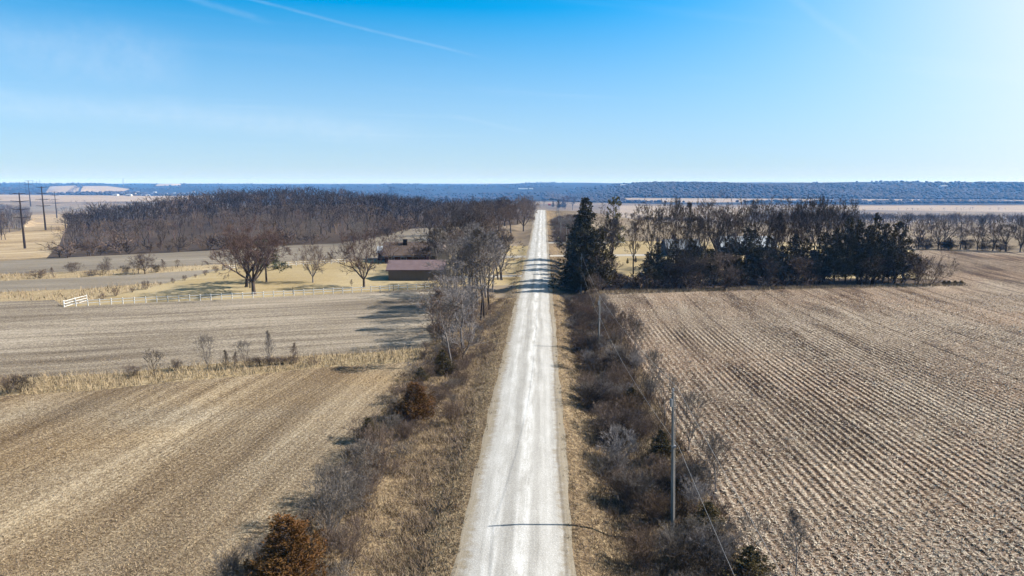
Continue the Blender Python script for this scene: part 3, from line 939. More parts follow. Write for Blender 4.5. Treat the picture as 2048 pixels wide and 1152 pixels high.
def bake(name, protos, places, mats, label, cat, seed=1, kind='stuff'):
    """join many low-detail trees into one mass: places rows x, y, height, width factor"""
    rng = np.random.RandomState(seed)
    Vs, Fs, Ms = [], [], []
    off = 0
    pl = np.asarray(places, float)
    z = terrain(pl[:, 0], pl[:, 1])
    for i, (x, y, h, wf) in enumerate(pl):
        V, F = protos[rng.randint(len(protos))]
        a = rng.uniform(0, 6.283); c_, s_ = math.cos(a), math.sin(a)
        W = np.empty_like(V)
        W[:, 0] = (V[:, 0] * c_ - V[:, 1] * s_) * h * wf + x
        W[:, 1] = (V[:, 0] * s_ + V[:, 1] * c_) * h * wf + y
        W[:, 2] = V[:, 2] * h + z[i] - 0.1
        Vs.append(W.astype(np.float32)); Fs.append(F + off); off += len(V)
        Ms.append(np.full(len(F), rng.randint(len(mats)), np.int32))
    me = mesh_np(name, np.concatenate(Vs), np.concatenate(Fs), [M[m] for m in mats], mat_idx=np.concatenate(Ms))
    o = link(name, me)
    return tag(o, label, cat, kind=kind)

def scatter(poly, spacing, seed, jitter=.5, keep=None):
    poly = np.asarray(poly)
    rng = np.random.RandomState(seed)
    x0, y0 = poly.min(0); x1, y1 = poly.max(0)
    X, Y = np.meshgrid(np.arange(x0, x1, spacing), np.arange(y0, y1, spacing))
    p = np.stack([X.ravel(), Y.ravel()], 1)
    p = p + rng.uniform(-jitter, jitter, p.shape) * spacing
    p = p[inside(poly, p)]
    return p

def blob_tree(seed):
    rng = np.random.RandomState(seed)
    n = 6
    an = 2 * math.pi * np.arange(n) / n
    r = .42 * rng.uniform(.75, 1.25, n)
    lo = np.stack([np.cos(an) * r, np.sin(an) * r, rng.uniform(.30, .45, n)], 1)
    r2 = r * rng.uniform(.55, .8, n)
    hi = np.stack([np.cos(an + .4) * r2, np.sin(an + .4) * r2, rng.uniform(.70, .88, n)], 1)
    V = np.concatenate([lo, hi, [[0, 0, 0], [rng.normal(0, .05), rng.normal(0, .05), 1]]])
    F = []
    for i in range(n):
        j = (i + 1) % n
        F += [(i, j, n + i), (j, n + j, n + i), (n + i, n + j, 2 * n + 1), (j, i, 2 * n)]
    return V, np.array(F, np.int32)

# ---------------------------------------------------------------- wooded hill, tree belts, far ridges
RT = [ribbon_tree(200 + i, depth=3, twigs=2, stems=3, twig_len=1.5, side=.15) for i in range(6)]
RT_FAR = [ribbon_tree(220 + i, depth=2, twigs=2, stems=3, fat=1.8, twig_len=2.2, side=.1, nosub=True) for i in range(6)]
RB = [ribbon_tree(240 + i, depth=2, twigs=2, H=5, stems=5, nosub=True, fat=1.5, clear=.04, limb_ang=(15, 60), trunk_r=.08, twig_len=.9, limb_len=.45) for i in range(4)]
RBN = [ribbon_tree(250 + i, depth=2, twigs=4, H=2.0, stems=7, nosub=True, clear=.02, limb_ang=(8, 55), trunk_r=.02, twig_len=.35, limb_len=.45, fat=.26, side=.2) for i in range(3)]
BL = [blob_tree(260 + i) for i in range(6)]
rng0 = np.random.RandomState(8)

def rows(p, h0, h1, w0=.85, w1=1.25):
    n = len(p)
    return np.column_stack([p, rng0.uniform(h0, h1, n), rng0.uniform(w0, w1, n)])

hill_poly = regions[[r[0] for r in regions].index('woodland_floor')][2]
hp = scatter(hill_poly, 10.0, 1)
hp = hp[(hp[:, 0] < -26) | (hp[:, 1] > 640)]
hp = hp[(hp[:, 1] < 700) & (hp[:, 0] > -hp[:, 1] * .83)]
big = .5 + .5 * np.sin(hp[:, 0] / 29.0 + np.sin(hp[:, 1] / 31.0) * 2) * np.sin(hp[:, 1] / 27.0 + 1)
near = hp[:, 1] < 400
hh = (7.0 + 7.5 * big + 4.0 * rng0.uniform(-1, 1, len(hp)) + 2.0 * (~near)) * (.72 + .28 * np.exp(-((hp[:, 0] / hp[:, 1] + .37) / .28) ** 2))
hw = rng0.uniform(1.0, 1.9, len(hp))
fl = np.array([ground(*q_) for q_ in WOODS_FRONT])
fd = np.full(len(hp), 1e9)
for a_, b_ in zip(fl[:-1], fl[1:]):                       # distance behind the wood's front edge
    ab = b_ - a_; t_ = np.clip(((hp - a_) @ ab) / (ab @ ab), 0, 1)
    fd = np.minimum(fd, np.linalg.norm(hp - (a_ + t_[:, None] * ab), axis=1))
hh = hh * (.42 + .58 * S(0, 55, fd + 14 * np.sin(hp[:, 0] / 17.0) + 8 * np.sin(hp[:, 0] / 6.0 + 1)))
keep = (fd > 12 + 12 * np.sin(hp[:, 0] / 13.0 + 2) * np.sin(hp[:, 0] / 31.0)) | (rng0.uniform(size=len(hp)) < .35)
hp, hh, hw, near = hp[keep], hh[keep], hw[keep], near[keep]
dz_near = np.column_stack([hp, hh, hw])[near]
dz_far = np.column_stack([hp, hh, hw])[~near]
bake('woodland', RT, dz_near, ['twig_dark', 'twig_dark', 'twig_brown', 'bark_dark', 'twig_red', 'bark_brown', 'twig_mauve'], 'near edge of the grey bare wood covering the left hill', 'wood', 2)
bake('woodland', RT_FAR, dz_far, ['twig_dark', 'bark_dark', 'twig_dark', 'bark_dark', 'twig_brown', 'bark_dark'], 'dark bare wood over the crest of the left hill', 'wood', 3)
# brush along the wood's front edge
edge = []
for (a, b) in zip(WOODS_FRONT[:-1], WOODS_FRONT[1:]):
    A, B = np.array(ground(*a)), np.array(ground(*b))
    L = np.linalg.norm(B - A)
    for t in np.arange(0, 1, 2.6 / L):
        q = A + (B - A) * t + rng0.normal(0, 3.5, 2) + np.array([0, abs(rng0.normal(0, 16)) + 1.0 + 5 * math.sin(A[0] / 9.0 + t * 9)])
        edge.append((q[0], q[1], rng0.uniform(2.5, 7.5), rng0.uniform(1.0, 1.9)))
bake('thicket', RB, edge, ['twig_brown', 'twig_mauve', 'twig_dark', 'twig_brown'], 'brown brushy thicket along the foot of the left hill wood', 'thicket', 4)
# wood at the far left beside the pylons
lw = scatter(P((-90, 497), (-60, 492), (20, 480), (45, 462), (62, 440), (58, 424), (0, 416), (-90, 420)), 12, 5)
bake('woodland', RT_FAR, rows(lw, 9, 14), ['twig_grey', 'twig_dark', 'twig_mauve', 'bark_brown'], 'grey bare wood at the left edge beside the pylons', 'wood', 6)
# belts in the valley on the left
def belt(pix, step, wid, h0, h1, seed):
    r = np.random.RandomState(seed); out = []
    for (a, b) in zip(pix[:-1], pix[1:]):
        A, B = np.array(ground(*a)), np.array(ground(*b))
        L = np.linalg.norm(B - A)
        for t in np.arange(0, 1, step / max(L, 1)):
            q = A + (B - A) * t + r.normal(0, wid, 2)
            out.append((q[0], q[1], r.uniform(h0, h1), r.uniform(.9, 1.5)))
    return out
lv = belt([(75, 402), (130, 406), (200, 408), (300, 411), (360, 413)], 22, 10, 7, 12, 11)
lv += belt([(115, 425), (140, 425), (230, 420), (330, 418)], 16, 16, 9, 13, 12)
lv += belt([(0, 386), (60, 388), (90, 390)], 30, 25, 9, 13, 13)
lv += belt([(155, 389), (220, 389), (330, 391)], 26, 22, 7, 12, 14)
lv += belt([(140, 384), (155, 376), (165, 372)], 9, 12, 8, 12, 15)
bake('tree_belt', RT_FAR, lv, ['twig_dark', 'twig_mauve', 'bark_brown'], 'bare tree belts between the pale valley fields on the left', 'trees', 16)
# belts and scrub on the right
rv = belt([(1240, 409), (1330, 410), (1500, 412), (1600, 412)], 22, 12, 7, 11, 21)
rv += belt([(1700, 409), (1850, 409), (2048, 411), (2200, 413)], 24, 18, 8, 13, 22)
rv += belt([(1640, 418), (1800, 421), (1950, 420), (2100, 422), (2200, 424)], 24, 18, 6, 10, 23)
rv += belt([(1250, 436), (1400, 438), (1520, 440)], 6, 5, 4, 6, 24)
bake('tree_belt', RT_FAR, rv, ['twig_dark', 'twig_mauve', 'bark_brown'], 'thin bare tree belts crossing the valley floor on the right', 'trees', 25)
rw = scatter(P((1480, 462), (1700, 472), (1900, 470), (2100, 474), (2180, 476), (2180, 446), (2048, 444), (1880, 441), (1700, 430), (1560, 424), (1490, 430)), 19, 26)
rw = rw[rng0.uniform(size=len(rw)) < .8]
bake('woodland', RT_FAR, rows(rw, 8, 13), ['twig_mauve', 'twig_dark', 'twig_brown'], 'purplish bare wood on the slope behind the right-hand windbreak', 'wood', 27)

def ridge_places():
    r = np.random.RandomState(31)
    y = 2480 * (6800 / 2480) ** r.uniform(0, 1, 10000) 
    a = r.uniform(-.92, .80, len(y))
    x = y * a
    cl = np.sin(x / 310.0 + 2) * np.sin(y / 260.0 + .7) + .5 * np.sin(x / 140.0 - y / 200.0)
    right = a > .03
    ok = np.where(right, (y < 4300) & ((cl > -.95) | (y < 3350)), (y > 2700) & (cl > -.15))
    k = np.column_stack([x, y])[ok]
    for nm, mk, poly in regions:
        if nm == 'far_field': k = k[~inside(poly, k)]
    k2 = np.column_stack([r.uniform(0, 2700, 9000), r.uniform(2480, 3650, 9000)]); k2 = k2[(k2[:, 0] > k2[:, 1] * .0) & (k2[:, 0] < k2[:, 1] * .8)]
    for nm, mk, poly in regions:
        if nm == 'far_field': k2 = k2[~inside(poly, k2)]
    k = np.concatenate([k, k2])
    return rows(k, 6, 11, 1.5, 2.8)
_rw = bake('ridge_woods', BL, ridge_places(), ['twig_dark', 'bark_dark', 'twig_dark'], 'blue hazy woods covering the distant ridges along the horizon', 'woods', 32)
_rw.data.polygons.foreach_set('use_smooth', np.ones(len(_rw.data.polygons), bool))

# ---------------------------------------------------------------- haze
def haze_box():
    m, t = new_mat('valley_haze')
    v = t.n('ShaderNodeVolumePrincipled')
    v.inputs['Color'].default_value = (0.13, 0.42, 1.0, 1)
    v.inputs['Density'].default_value = 0.85e-4
    v.inputs['Absorption Color'].default_value = (1, 1, 1, 1)
    v.inputs['Anisotropy'].default_value = 0.0
    o = t.n('ShaderNodeOutputMaterial')
    t.link(v.outputs[0], o.inputs['Volume'])
    b = MB().box(-9600, 9600, -70, 9550, -70, 70)
    h = b.build('haze', m)
    tag(h, 'thin blue haze filling the air over the valley', 'haze', kind='stuff')
haze_box()


fr = belt([(1832, 494), (1900, 494), (2000, 497), (2110, 501)], 5.0, 4.0, 6, 10, 71)
bake('tree_belt', RT_FAR, fr, ['twig_dark', 'bark_brown', 'twig_brown'], 'continuous bare brown belt behind the tree row beyond the corn field', 'trees', 72)

# ---------------------------------------------------------------- buildings
def frame_at(pl, pr, sink=0.15):
    """origin and heading from the two front corners (pixels)"""
    A, B = np.array(ground(*pl)), np.array(ground(*pr))
    return A, B, math.atan2(B[1] - A[1], B[0] - A[0]), float(np.linalg.norm(B - A))

def gable_parts(root, L, D, wh, rise, wall, roof, over=0.35, axis='x', x0=0.0, y0=0.0, thick=0.14, z0=-0.5, gable=None):
    """walls with gable ends and two roof slabs; ridge along local x or y"""
    def T(p):
        return (x0 + p[0], y0 + p[1], p[2]) if axis == 'x' else (x0 + p[1], y0 + p[0], p[2])
    a = MB()
    if axis != 'x': L, D = D, L
    prof = [(0, z0), (D, z0), (D, wh), (D / 2, wh + rise), (0, wh)]
    a.quad_prism([T((0, y, z)) for y, z in prof], [T((L, y, z)) for y, z in prof])
    w_ = a.build('wall', M[wall], root)
    sl = rise / (D / 2)
    r = MB()
    for sgn in (0, 1):
        ya, yb = (-over, D / 2) if sgn == 0 else (D + over, D / 2)
        za, zb = wh - over * sl + .03, wh + rise + .03
        r.quad_prism([T((-over, ya, za)), T((L + over, ya, za)), T((L + over, yb, zb)), T((-over, yb, zb))],
                     [T((-over, ya, za + thick)), T((L + over, ya, za + thick)), T((L + over, yb, zb + thick)), T((-over, yb, zb + thick))])
    rf = r.build('roof', M[roof], root)
    return w_, rf

def window(root, x, y, z, w_, h, face='front', trim='white_paint'):
    m = MB(); g = MB()
    t = .08
    if face == 'front':
        m.box(x - t, x + w_ + t, y - .05, y + .02, z - t, z + h + t); g.box(x, x + w_, y - .065, y - .045, z, z + h)
        b = MB().box(x - .12, x + w_ + .12, y - .12, y, z - t - .06, z - t)
    else:
        m.box(y - .02, y + .05, x - t, x + w_ + t, z - t, z + h + t); g.box(y + .045, y + .065, x, x + w_, z, z + h)
        b = MB().box(y, y + .12, x - .12, x + w_ + .12, z - t - .06, z - t)
    o = m.build('window', M[trim], root)
    g.build('pane', M['glass'], o)
    b.build('sill', M[trim], o)

# long shed behind the white fence
A, B, rz, L = frame_at((777, 561), (886, 561))
shed = thing('farm_shed', 'long tan shed with a mauve-brown metal gable roof behind the white fence', 'shed', (A[0], A[1], min(tz(*A), tz(*B))), rz)
sh = row_height(777, A, 538.5)
gable_parts(shed, L, 8.5, sh, 1.75, 'shed_wall', 'shed_roof', over=.55)
MB().box(-.6, L + .6, -.62, -.56, sh - .36, sh - .22).build('fascia', M['shed_roof'], shed)
for k in range(3):
    d_ = MB().box(L + .003, L + .06, 1.0 + k * 2.5, 3.0 + k * 2.5, .0, 2.2).build('door', M['cream'], shed)
    MB().box(L + .06, L + .1, 1.9 + k * 2.5, 2.1 + k * 2.5, .9, 1.0).build('handle', M['black'], d_)
for k in range(int(L / 1.2)):
    MB().box(.6 + k * 1.2, .64 + k * 1.2, -.025, -.001, -.3, sh - .12).build('batten', M['shed_wall'], shed)

# farmhouse with a chimney, tan-roofed wing to its right
A, B, rz, L = frame_at((770, 527), (858, 527))
house = thing('farmhouse', 'low dark-roofed farmhouse with a chimney just behind the tan shed', 'house', (A[0], A[1], min(tz(*A), tz(*B))), rz)
gable_parts(house, L, 10.5, 2.8, 3.2, 'brick', 'brown_roof', over=.7)
MB().box(-.75, L + .75, -.80, -.71, 2.2, 2.34).build('gutter', M['galv'], house)
ch = MB().box(L * .40, L * .40 + 1.3, 3.6, 4.5, 2.2, 6.9).build('chimney', M['black'], house)
MB().box(L * .40 - .1, L * .40 + 1.4, 3.5, 4.6, 6.9, 7.1).build('cap', M['brown_roof'], ch)
for k in range(3): window(house, 1.2 + k * 3.6, 0, .8, 1.5, 1.2)
gable_parts(house, 9.0, 17.0, 2.9, 3.0, 'cream', 'tan_roof', over=.8, axis='y', x0=L * .78, y0=2.0)
window(house, L * .78 + 3.2, 2.0, .8, 1.6, 1.3)
for k in range(3): window(house, 4.0 + k * 4.5, L * .78 + 9.0, .8, 1.5, 1.2, 'side')
MB().box(L * .78 + 1.0, L * .78 + 2.0, 1.93, 2.0, -.3, 2.0).build('door', M['black'], house)
# pale-roofed outbuilding to its left
A, B, rz, L = frame_at((756, 521), (800, 521))
gar = thing('outbuilding', 'brick outbuilding with a pale metal roof left of the farmhouse chimney', 'building', (A[0], A[1], min(tz(*A), tz(*B))), rz)
gable_parts(gar, L + 1.0, 7.0, 2.6, 1.5, 'brick', 'pale_roof', over=.4)
window(gar, 1.0, 0, .9, 1.2, 1.0)

# house among the trees on the right
A, B, rz, L = frame_at((1336, 513), (1402, 513))
rh = thing('ranch_house', 'slate house with a grey-blue roof half hidden behind the windbreak', 'house', (A[0], A[1], min(tz(*A), tz(*B))), rz)
gable_parts(rh, L, 9.5, 2.6, 2.7, 'grey_siding', 'grey_roof', over=.5)
gable_parts(rh, 5.4, 6.0, 2.4, 1.9, 'grey_siding', 'grey_roof', over=.4, axis='y', x0=L * .46, y0=-3.4)
window(rh, L * .46 + 1.7, -3.4, .9, 1.9, 1.4)
window(rh, 1.0, 0, .9, 1.6, 1.2)
ch = MB().box(L * .25, L * .25 + .9, 5.6, 6.4, 3.5, 6.6).build('chimney', M['brick'], rh)
MB().box(L * .25 - .08, L * .25 + .98, 5.52, 6.48, 6.6, 6.75).build('cap', M['galv'], ch)
A, B, rz, L = frame_at((1444, 508), (1552, 508))
rg = thing('long_building', 'long building with a pale shingled roof glimpsed through the windbreak trees', 'building', (A[0], A[1], min(tz(*A), tz(*B))), rz)
gable_parts(rg, L, 11.0, 2.6, 3.0, 'grey_siding', 'pale_roof', over=.5)
gable_parts(rg, 6.5, 7.0, 2.5, 2.2, 'grey_siding', 'grey_roof', over=.4, axis='y', x0=.4, y0=-4.0)
for k in range(4): window(rg, 9 + k * 2.6, 0, .9, 1.2, 1.1)

def small_house(px, py, w_, d_, wh, rise, wall, roof, label, cat='house', name='distant_house', rz=0.0, axis='x', group=None, door=True):
    x, y = ground(px, py)
    o = thing(name, label, cat, (x, y, tz(x, y)), rz, group)
    gable_parts(o, w_, d_, wh, rise, wall, roof, over=.3, axis=axis, x0=-w_ / 2, y0=-d_ / 2, z0=-2.5)
    if door:
        MB().box(-w_ * .1, w_ * .1, -d_ / 2 - .06, -d_ / 2 - .002, 0, min(2.1, wh)).build('door', M['black'], o)
        for s_ in (-1, 1):
            window(o, s_ * w_ * .3 - .5, -d_ / 2, 1.0, 1.0, 1.1)
    return o
small_house(205, 440, 7, 9, 3.0, 2.2, 'white_paint', 'grey_roof', 'left of the two small white houses in a gap of the hill wood', axis='y')
small_house(231, 439, 6, 9, 4.2, 3.4, 'white_paint', 'pale_roof', 'tall gabled white house, right of the two in a gap of the hill wood', axis='y')
small_house(1099, 411, 7, 8, 3.2, 2.0, 'red_paint', 'red_paint', 'small red barn where the road tops the rise', 'barn', 'red_barn', door=False)
rt = random.Random(77)
TOWN = [(232, 391, 'pale_roof'), (248, 387, 'grey_roof'), (258, 392, 'pale_roof'), (268, 388, 'brown_roof'), (276, 384, 'grey_roof'), (283, 391, 'grey_roof'),
        (290, 387, 'pale_roof'), (296, 391.5, 'pale_roof'), (303, 389, 'grey_roof'), (310, 385, 'pale_roof'), (318, 389, 'brown_roof'), (325, 391, 'pale_roof'),
        (333, 388, 'grey_roof'), (341, 390, 'pale_roof'), (349, 387, 'grey_roof'), (357, 389, 'pale_roof'), (366, 388, 'pale_roof'), (376, 386, 'grey_roof'), (387, 385, 'pale_roof')]
ORD = ['first', 'second', 'third', 'fourth', 'fifth', 'sixth', 'seventh', 'eighth', 'ninth', 'tenth', 'eleventh', 'twelfth', 'thirteenth', 'fourteenth', 'fifteenth', 'sixteenth', 'seventeenth', 'eighteenth', 'nineteenth', 'twentieth', 'twenty-first', 'twenty-second', 'twenty-third', 'twenty-fourth']
for _k, (px, py, rf) in enumerate(TOWN):
    small_house(px, py, rt.uniform(12, 22), rt.uniform(9, 12), rt.uniform(3, 5), rt.uniform(2, 3), rt.choice(['white_paint', 'cream', 'white_paint']), rf,
                ORD[_k] + ' tiny house from the left in the far hillside settlement', rz=rt.uniform(-.5, .5), group='houses of the far settlement')
for (px, py, wd, lb) in ((1046, 379.5, 60, 'long pale shed on the far wooded slope above the road end'), (1062, 379.5, 26, 'short pale shed beside the long one on the far slope'),
                         (1248, 372.5, 40, 'lone pale roof high on the far ridge right of the road'), (1887, 375, 34, 'pale roof in the woods of the far right ridge')):
    small_house(px, py, wd, 16, 6, 4, 'white_paint', 'pale_roof', lb, 'shed', 'distant_shed', door=False)

# ---------------------------------------------------------------- fences
def fence(px_pts, step, label, rail_rows=2, h=1.25, end=True):
    pts = []
    for a, b in zip(px_pts[:-1], px_pts[1:]):
        n = 12
        for j in range(n): pts.append(ground(a[0] + (b[0] - a[0]) * j / n, a[1] + (b[1] - a[1]) * j / n))
    pts.append(ground(*px_pts[-1]))
    pts = np.array(pts)
    seg = np.linalg.norm(np.diff(pts, axis=0), axis=1); cum = np.concatenate([[0], np.cumsum(seg)])
    n = max(1, int(round(cum[-1] / step)))
    q = np.array([[np.interp(t, cum, pts[:, i]) for i in (0, 1)] for t in np.linspace(0, cum[-1], n + 1)])
    z = terrain(q[:, 0], q[:, 1])
    o = thing('rail_fence', label, 'fence', (q[0, 0], q[0, 1], z[0]))
    post = MB().box(-.06, .06, -.06, .06, -.3, h).quad_prism([(-.07, -.07, h), (.07, -.07, h), (.07, .07, h), (-.07, .07, h)], [(-.01, -.01, h + .08), (.01, -.01, h + .08), (.01, .01, h + .08), (-.01, .01, h + .08)])
    pm = None
    for i in range(n + 1):
        if pm is None:
            c = post.build('post', M['white_paint'], o); pm = c.data
        else:
            c = link('post', pm, o)
        c.location = (q[i, 0] - q[0, 0], q[i, 1] - q[0, 1], z[i] - z[0])
    rail = MB().box(0, 1, -.025, .025, -.05, .05)
    rm = None
    for i in range(n):
        d = np.array([*(q[i + 1] - q[i]), z[i + 1] - z[i]]); Ld = np.linalg.norm(d)
        for k in range(rail_rows):
            if rm is None:
                c = rail.build('rail', M['white_paint'], o); rm = c.data
            else:
                c = link('rail', rm, o)
            hz_ = h * (.88 - .42 * k)
            c.location = (q[i, 0] - q[0, 0], q[i, 1] - q[0, 1], z[i] - z[0] + hz_)
            c.rotation_euler = Vector(d).to_track_quat('X', 'Z').to_euler()
            c.scale = (Ld, 1, 1)
    return o
fence(FENCE, 2.05, 'long white two-rail fence between the stubble field and the lawn')
fence([(129, 613.5), (150, 607.5), (174, 601.5)], 3.2, 'short white fence return at the left corner of the lawn', rail_rows=3)
fence([(446, 541), (472, 538.5)], 2.4, 'short white fence piece behind the left lawn shrubs')
fence([(548, 534.5), (610, 531), (690, 526)], 2.1, 'white rail fence along the back of the lawn by the grey field')
# small dark markers by the fence
for (px, py, lb) in ((787, 582, 'short dark stake inside the white fence below the shed'), (586, 588, 'short dark stake at the white fence right of the big maple')):
    x, y = ground(px, py)
    o = thing('marker_stake', lb, 'stake', (x, y, tz(x, y)))
    MB().bar((0, 0, -.2), (0, 0, 1.4), .06, .05).build('shaft', M['black'], o)
    MB().bar((0, 0, 1.4), (0, 0, 1.48), .07, .03).build('cap', M['black'], o)

# ---------------------------------------------------------------- roadside utility poles and wires
POLE_X = 8.4
def upole(x, y, h, label, arm=False):
    o = thing('utility_pole', label, 'pole', (x, y, tz(x, y)), 0, 'utility poles along the right side of the road')
    s_ = MB().bar((0, 0, -.4), (0, 0, h * .5), .135, .115, 10).bar((0, 0, h * .5), (0, 0, h), .115, .085, 10).build('shaft', M['pole_wood'], o)
    i = MB().bar((0, 0, h), (0, 0, h + .12), .04, .04, 8).bar((0, 0, h + .12), (0, 0, h + .3), .085, .05, 8).build('insulator', M['porcelain'], o)
    b = MB().box(-.1, .2, -.14, .14, h * .62 - .06, h * .62 + .06).build('bracket', M['galv'], o)
    MB().bar((.16, -.03, -.2), (.15, -.03, h * .95), .018, .018, 5).build('ground_wire', M['wire'], o)
    if arm:
        MB().box(-1.3, 1.3, -.20, -.10, h - .55, h - .40).build('crossarm', M['pole_wood'], o)
        for k in (-1.15, 1.15):
            MB().bar((k, -.15, h - .40), (k, -.15, h - .15), .06, .045, 8).build('insulator', M['porcelain'], o)
    else:
        MB().bar((-.13, -.05, h - 1.0), (-.13, -.05, h - .45), .10, .10, 8).build('cutout', M['galv'], o)
    return o
b1 = ground(1345, 1062)
POLES = [(8.7, -14, 10.3), (b1[0], b1[1], None), (*ground(1197, 705), None), (*ground(1162, 592), None), (8.3, 245, 9.8), (7.6, 296, 9.8), (8.0, 352, 9.8), (8.0, 412, 9.8)]
tops = {1: 785, 2: 596, 3: 510}
LBL = [None, 'nearest tall wooden utility pole rising from the brush at the bottom right', 'second utility pole from the camera, standing in the right-hand brush',
       'third utility pole from the camera, in front of the dark conifer', 'wooden pole with a crossarm near the second driveway on the right',
       'utility pole just beyond the crossarm pole by the grey scrub', 'far utility pole in the grey scrub short of the rise', 'farthest utility pole, below the red barn on the rise']
ptop = []
for i, (x, y, h) in enumerate(POLES):
    if h is None: h = row_height(0, (x, y), tops[i])
    if LBL[i]:
        po = upole(x, y, h, LBL[i], arm=(i in (4, 5)))
        if i == 1: po.rotation_euler[1] = math.radians(-1.8)
    ptop.append((x, y, tz(x, y), h))
def wire(a, b, sag, label, r=.011):
    A, B = Vector(a), Vector(b)
    o_pts = []
    n = 18
    for k in range(n + 1):
        t = k / n
        p = A.lerp(B, t); p.z -= 4 * sag * t * (1 - t)
        o_pts.append(p)
    segs = [(*(o_pts[k] - A), *(o_pts[k + 1] - A), r, r) for k in range(n)]
    V, F = tubes(np.array(segs), 5)
    me = mesh_np('overhead_wire', V, F, [M['wire']], smooth=True)
    o = link('overhead_wire', me, None, A)
    return tag(o, label, 'wire', 'overhead wires along the right side of the road')
SPANS = ['from the nearest utility pole towards the camera', 'between the nearest and the second utility pole', 'between the second and the third utility pole',
         'between the third and the crossarm utility pole', 'between the crossarm pole and the pole beyond it', 'in the span before the last but one pole', 'in the span to the last pole']
for i in range(len(ptop) - 1):
    a, b = ptop[i], ptop[i + 1]
    for f, nm in ((None, 'upper overhead wire '), (.62, 'lower overhead wire ')):
        za = a[2] + (a[3] + .3 if f is None else a[3] * f); zb = b[2] + (b[3] + .3 if f is None else b[3] * f)
        dx = 0 if f is None else .2
        wire((a[0] + dx, a[1], za), (b[0] + dx, b[1], zb), .55 if f is None else .8, nm + SPANS[i])

# ---------------------------------------------------------------- transmission poles on the left
def pylon(base, top, label, arms=4, half=4.2):
    x, y = ground(*base)
    h = row_height(base[0], (x, y), top)
    o = thing('transmission_pole', label, 'pylon', (x, y, tz(x, y)), math.radians(28), 'steel transmission poles marching over the left valley')
    MB().bar((0, 0, -1), (0, 0, h * .45), h * .021, h * .0155, 10).bar((0, 0, h * .45), (0, 0, h), h * .0155, h * .0085, 10).build('shaft', M['rust_steel'], o)
    for k in range(arms):
        z = h * (1 - .005 - .145 * k) - (.3 if k == 0 else 0)
        l = (half * .8 if k == 0 else half) * h / 30
        m = MB()
        for s_ in (-1, 1):
            m.bar((0, 0, z - .25), (s_ * l, 0, z + .15), .22 * h / 30, .10 * h / 30, 6)
        a = m.build('arm', M['rust_steel'], o)
        if k:
            for s_ in (-1, 1):
                MB().bar((s_ * l * .96, 0, z + .1), (s_ * l * .96, 0, z - 1.6), .09, .09, 6).build('insulator', M['porcelain'], a)
    return o
PY = [((50, 497), 385, 'tallest dark steel transmission pole, nearest on the left'), ((91.5, 460), 373, 'second dark transmission pole, in the pale meadow beside the wood'),
      ((114, 436), 383, 'transmission pole close against the left end of the hill wood'), ((61.5, 413), 361, 'slender transmission pole standing in the grey far field'),
      ((3, 470), 397, 'transmission pole cut by the left edge behind the wood'), ((52.5, 390), 364, 'small far transmission pole at the edge of the tan field'),
      ((41, 387), 364, 'faint far transmission pole, leftmost of the small ones'), ((67.5, 384), 360.5, 'faint transmission pole left of the distant pair'),
      ((75, 384), 363, 'left of the distant pair of faint transmission poles'), ((81, 378), 360, 'right of the distant pair of faint transmission poles')]
for b_, t_, l_ in PY: pylon(b_, t_, l_)

# lattice mast on the far left ridge
x, y = ground(247, 373)
mh = row_height(247, (x, y), 356)
mast = thing('radio_mast', 'faint lattice mast rising over the far left ridge', 'mast', (x, y, tz(x, y)))
for k, (sx, sy) in enumerate(((-1, -1), (1, -1), (1, 1), (-1, 1))):
    MB().bar((sx * 3, sy * 3, -2), (sx * .8, sy * .8, mh), .5, .35, 5).build('leg', M['galv'], mast)
m = MB()
for k in range(7):
    r0, r1 = 3 - 2.2 * k / 7, 3 - 2.2 * (k + 1) / 7; z0, z1 = mh * k / 7, mh * (k + 1) / 7
    for s_ in (-1, 1):
        m.bar((-r0, s_ * r0, z0), (r1, s_ * r1, z1), .22, .22, 4); m.bar((s_ * r0, -r0, z0), (s_ * r1, r1, z1), .22, .22, 4)
m.build('bracing', M['galv'], mast)

# mailbox at the driveway
x, y = ground(1097.5, 517)
mb = thing('mailbox', 'black mailbox on a post at the right edge of the road', 'mailbox', (x + .3, y, tz(x, y)))
MB().box(-.07, .07, -.07, .07, -.3, 1.15).build('post', M['pole_wood'], mb)
m = MB(); n = 8
prof = [(-.16, 1.15), (.16, 1.15)] + [(.16 * math.cos(math.pi * k / n), 1.36 + .16 * math.sin(math.pi * k / n)) for k in range(n + 1)]
m.quad_prism([(px, -.3, pz) for px, pz in prof], [(px, .3, pz) for px, pz in prof])
bx = m.build('box', M['black'], mb)
MB().box(.165, .185, -.1, .0, 1.3, 1.55).build('flag', M['red_paint'], mb)
MB().box(-.05, .05, -.33, -.302, 1.4, 1.44).build('latch', M['galv'], mb)

# ---------------------------------------------------------------- trees on the left lawn and round the farm
tree_px('maple1', (508, 588), 433, 'big spreading bare maple with a reddish crown, in front of the lawn trees', 185, trunk='bark_brown', crown='twig_red')
tree_px('oak1', (493, 574), 446, 'broad bare tree close behind the big reddish maple on the lawn', 150, trunk='bark_dark', crown='twig_brown')
tree_px('slim1', (500, 576), 470, 'slim bare tree squeezed beside the trunk behind the big maple', 70, trunk='bark_dark', crown='twig_brown')
evergreen_px('pine1', (533, 564), 478, 'green pine showing at the right side of the big reddish maple', 62, name='pine_tree', foliage='pine')
tree_px('maple2', (626, 565), 487, 'small round-headed bare maple alone in the middle of the lawn', 78, trunk='bark_grey', crown='twig_mauve')
tree_px('maple2', (728, 575), 463, 'spreading bare maple with a short forked trunk left of the tan shed', 135, trunk='bark_brown', crown='twig_red', rz=1.1)
tree_px('young2', (703, 573), 558, 'tiny bare sapling on the lawn left of the forked maple', trunk='bark_dark', crown='twig_brown', cat='sapling')
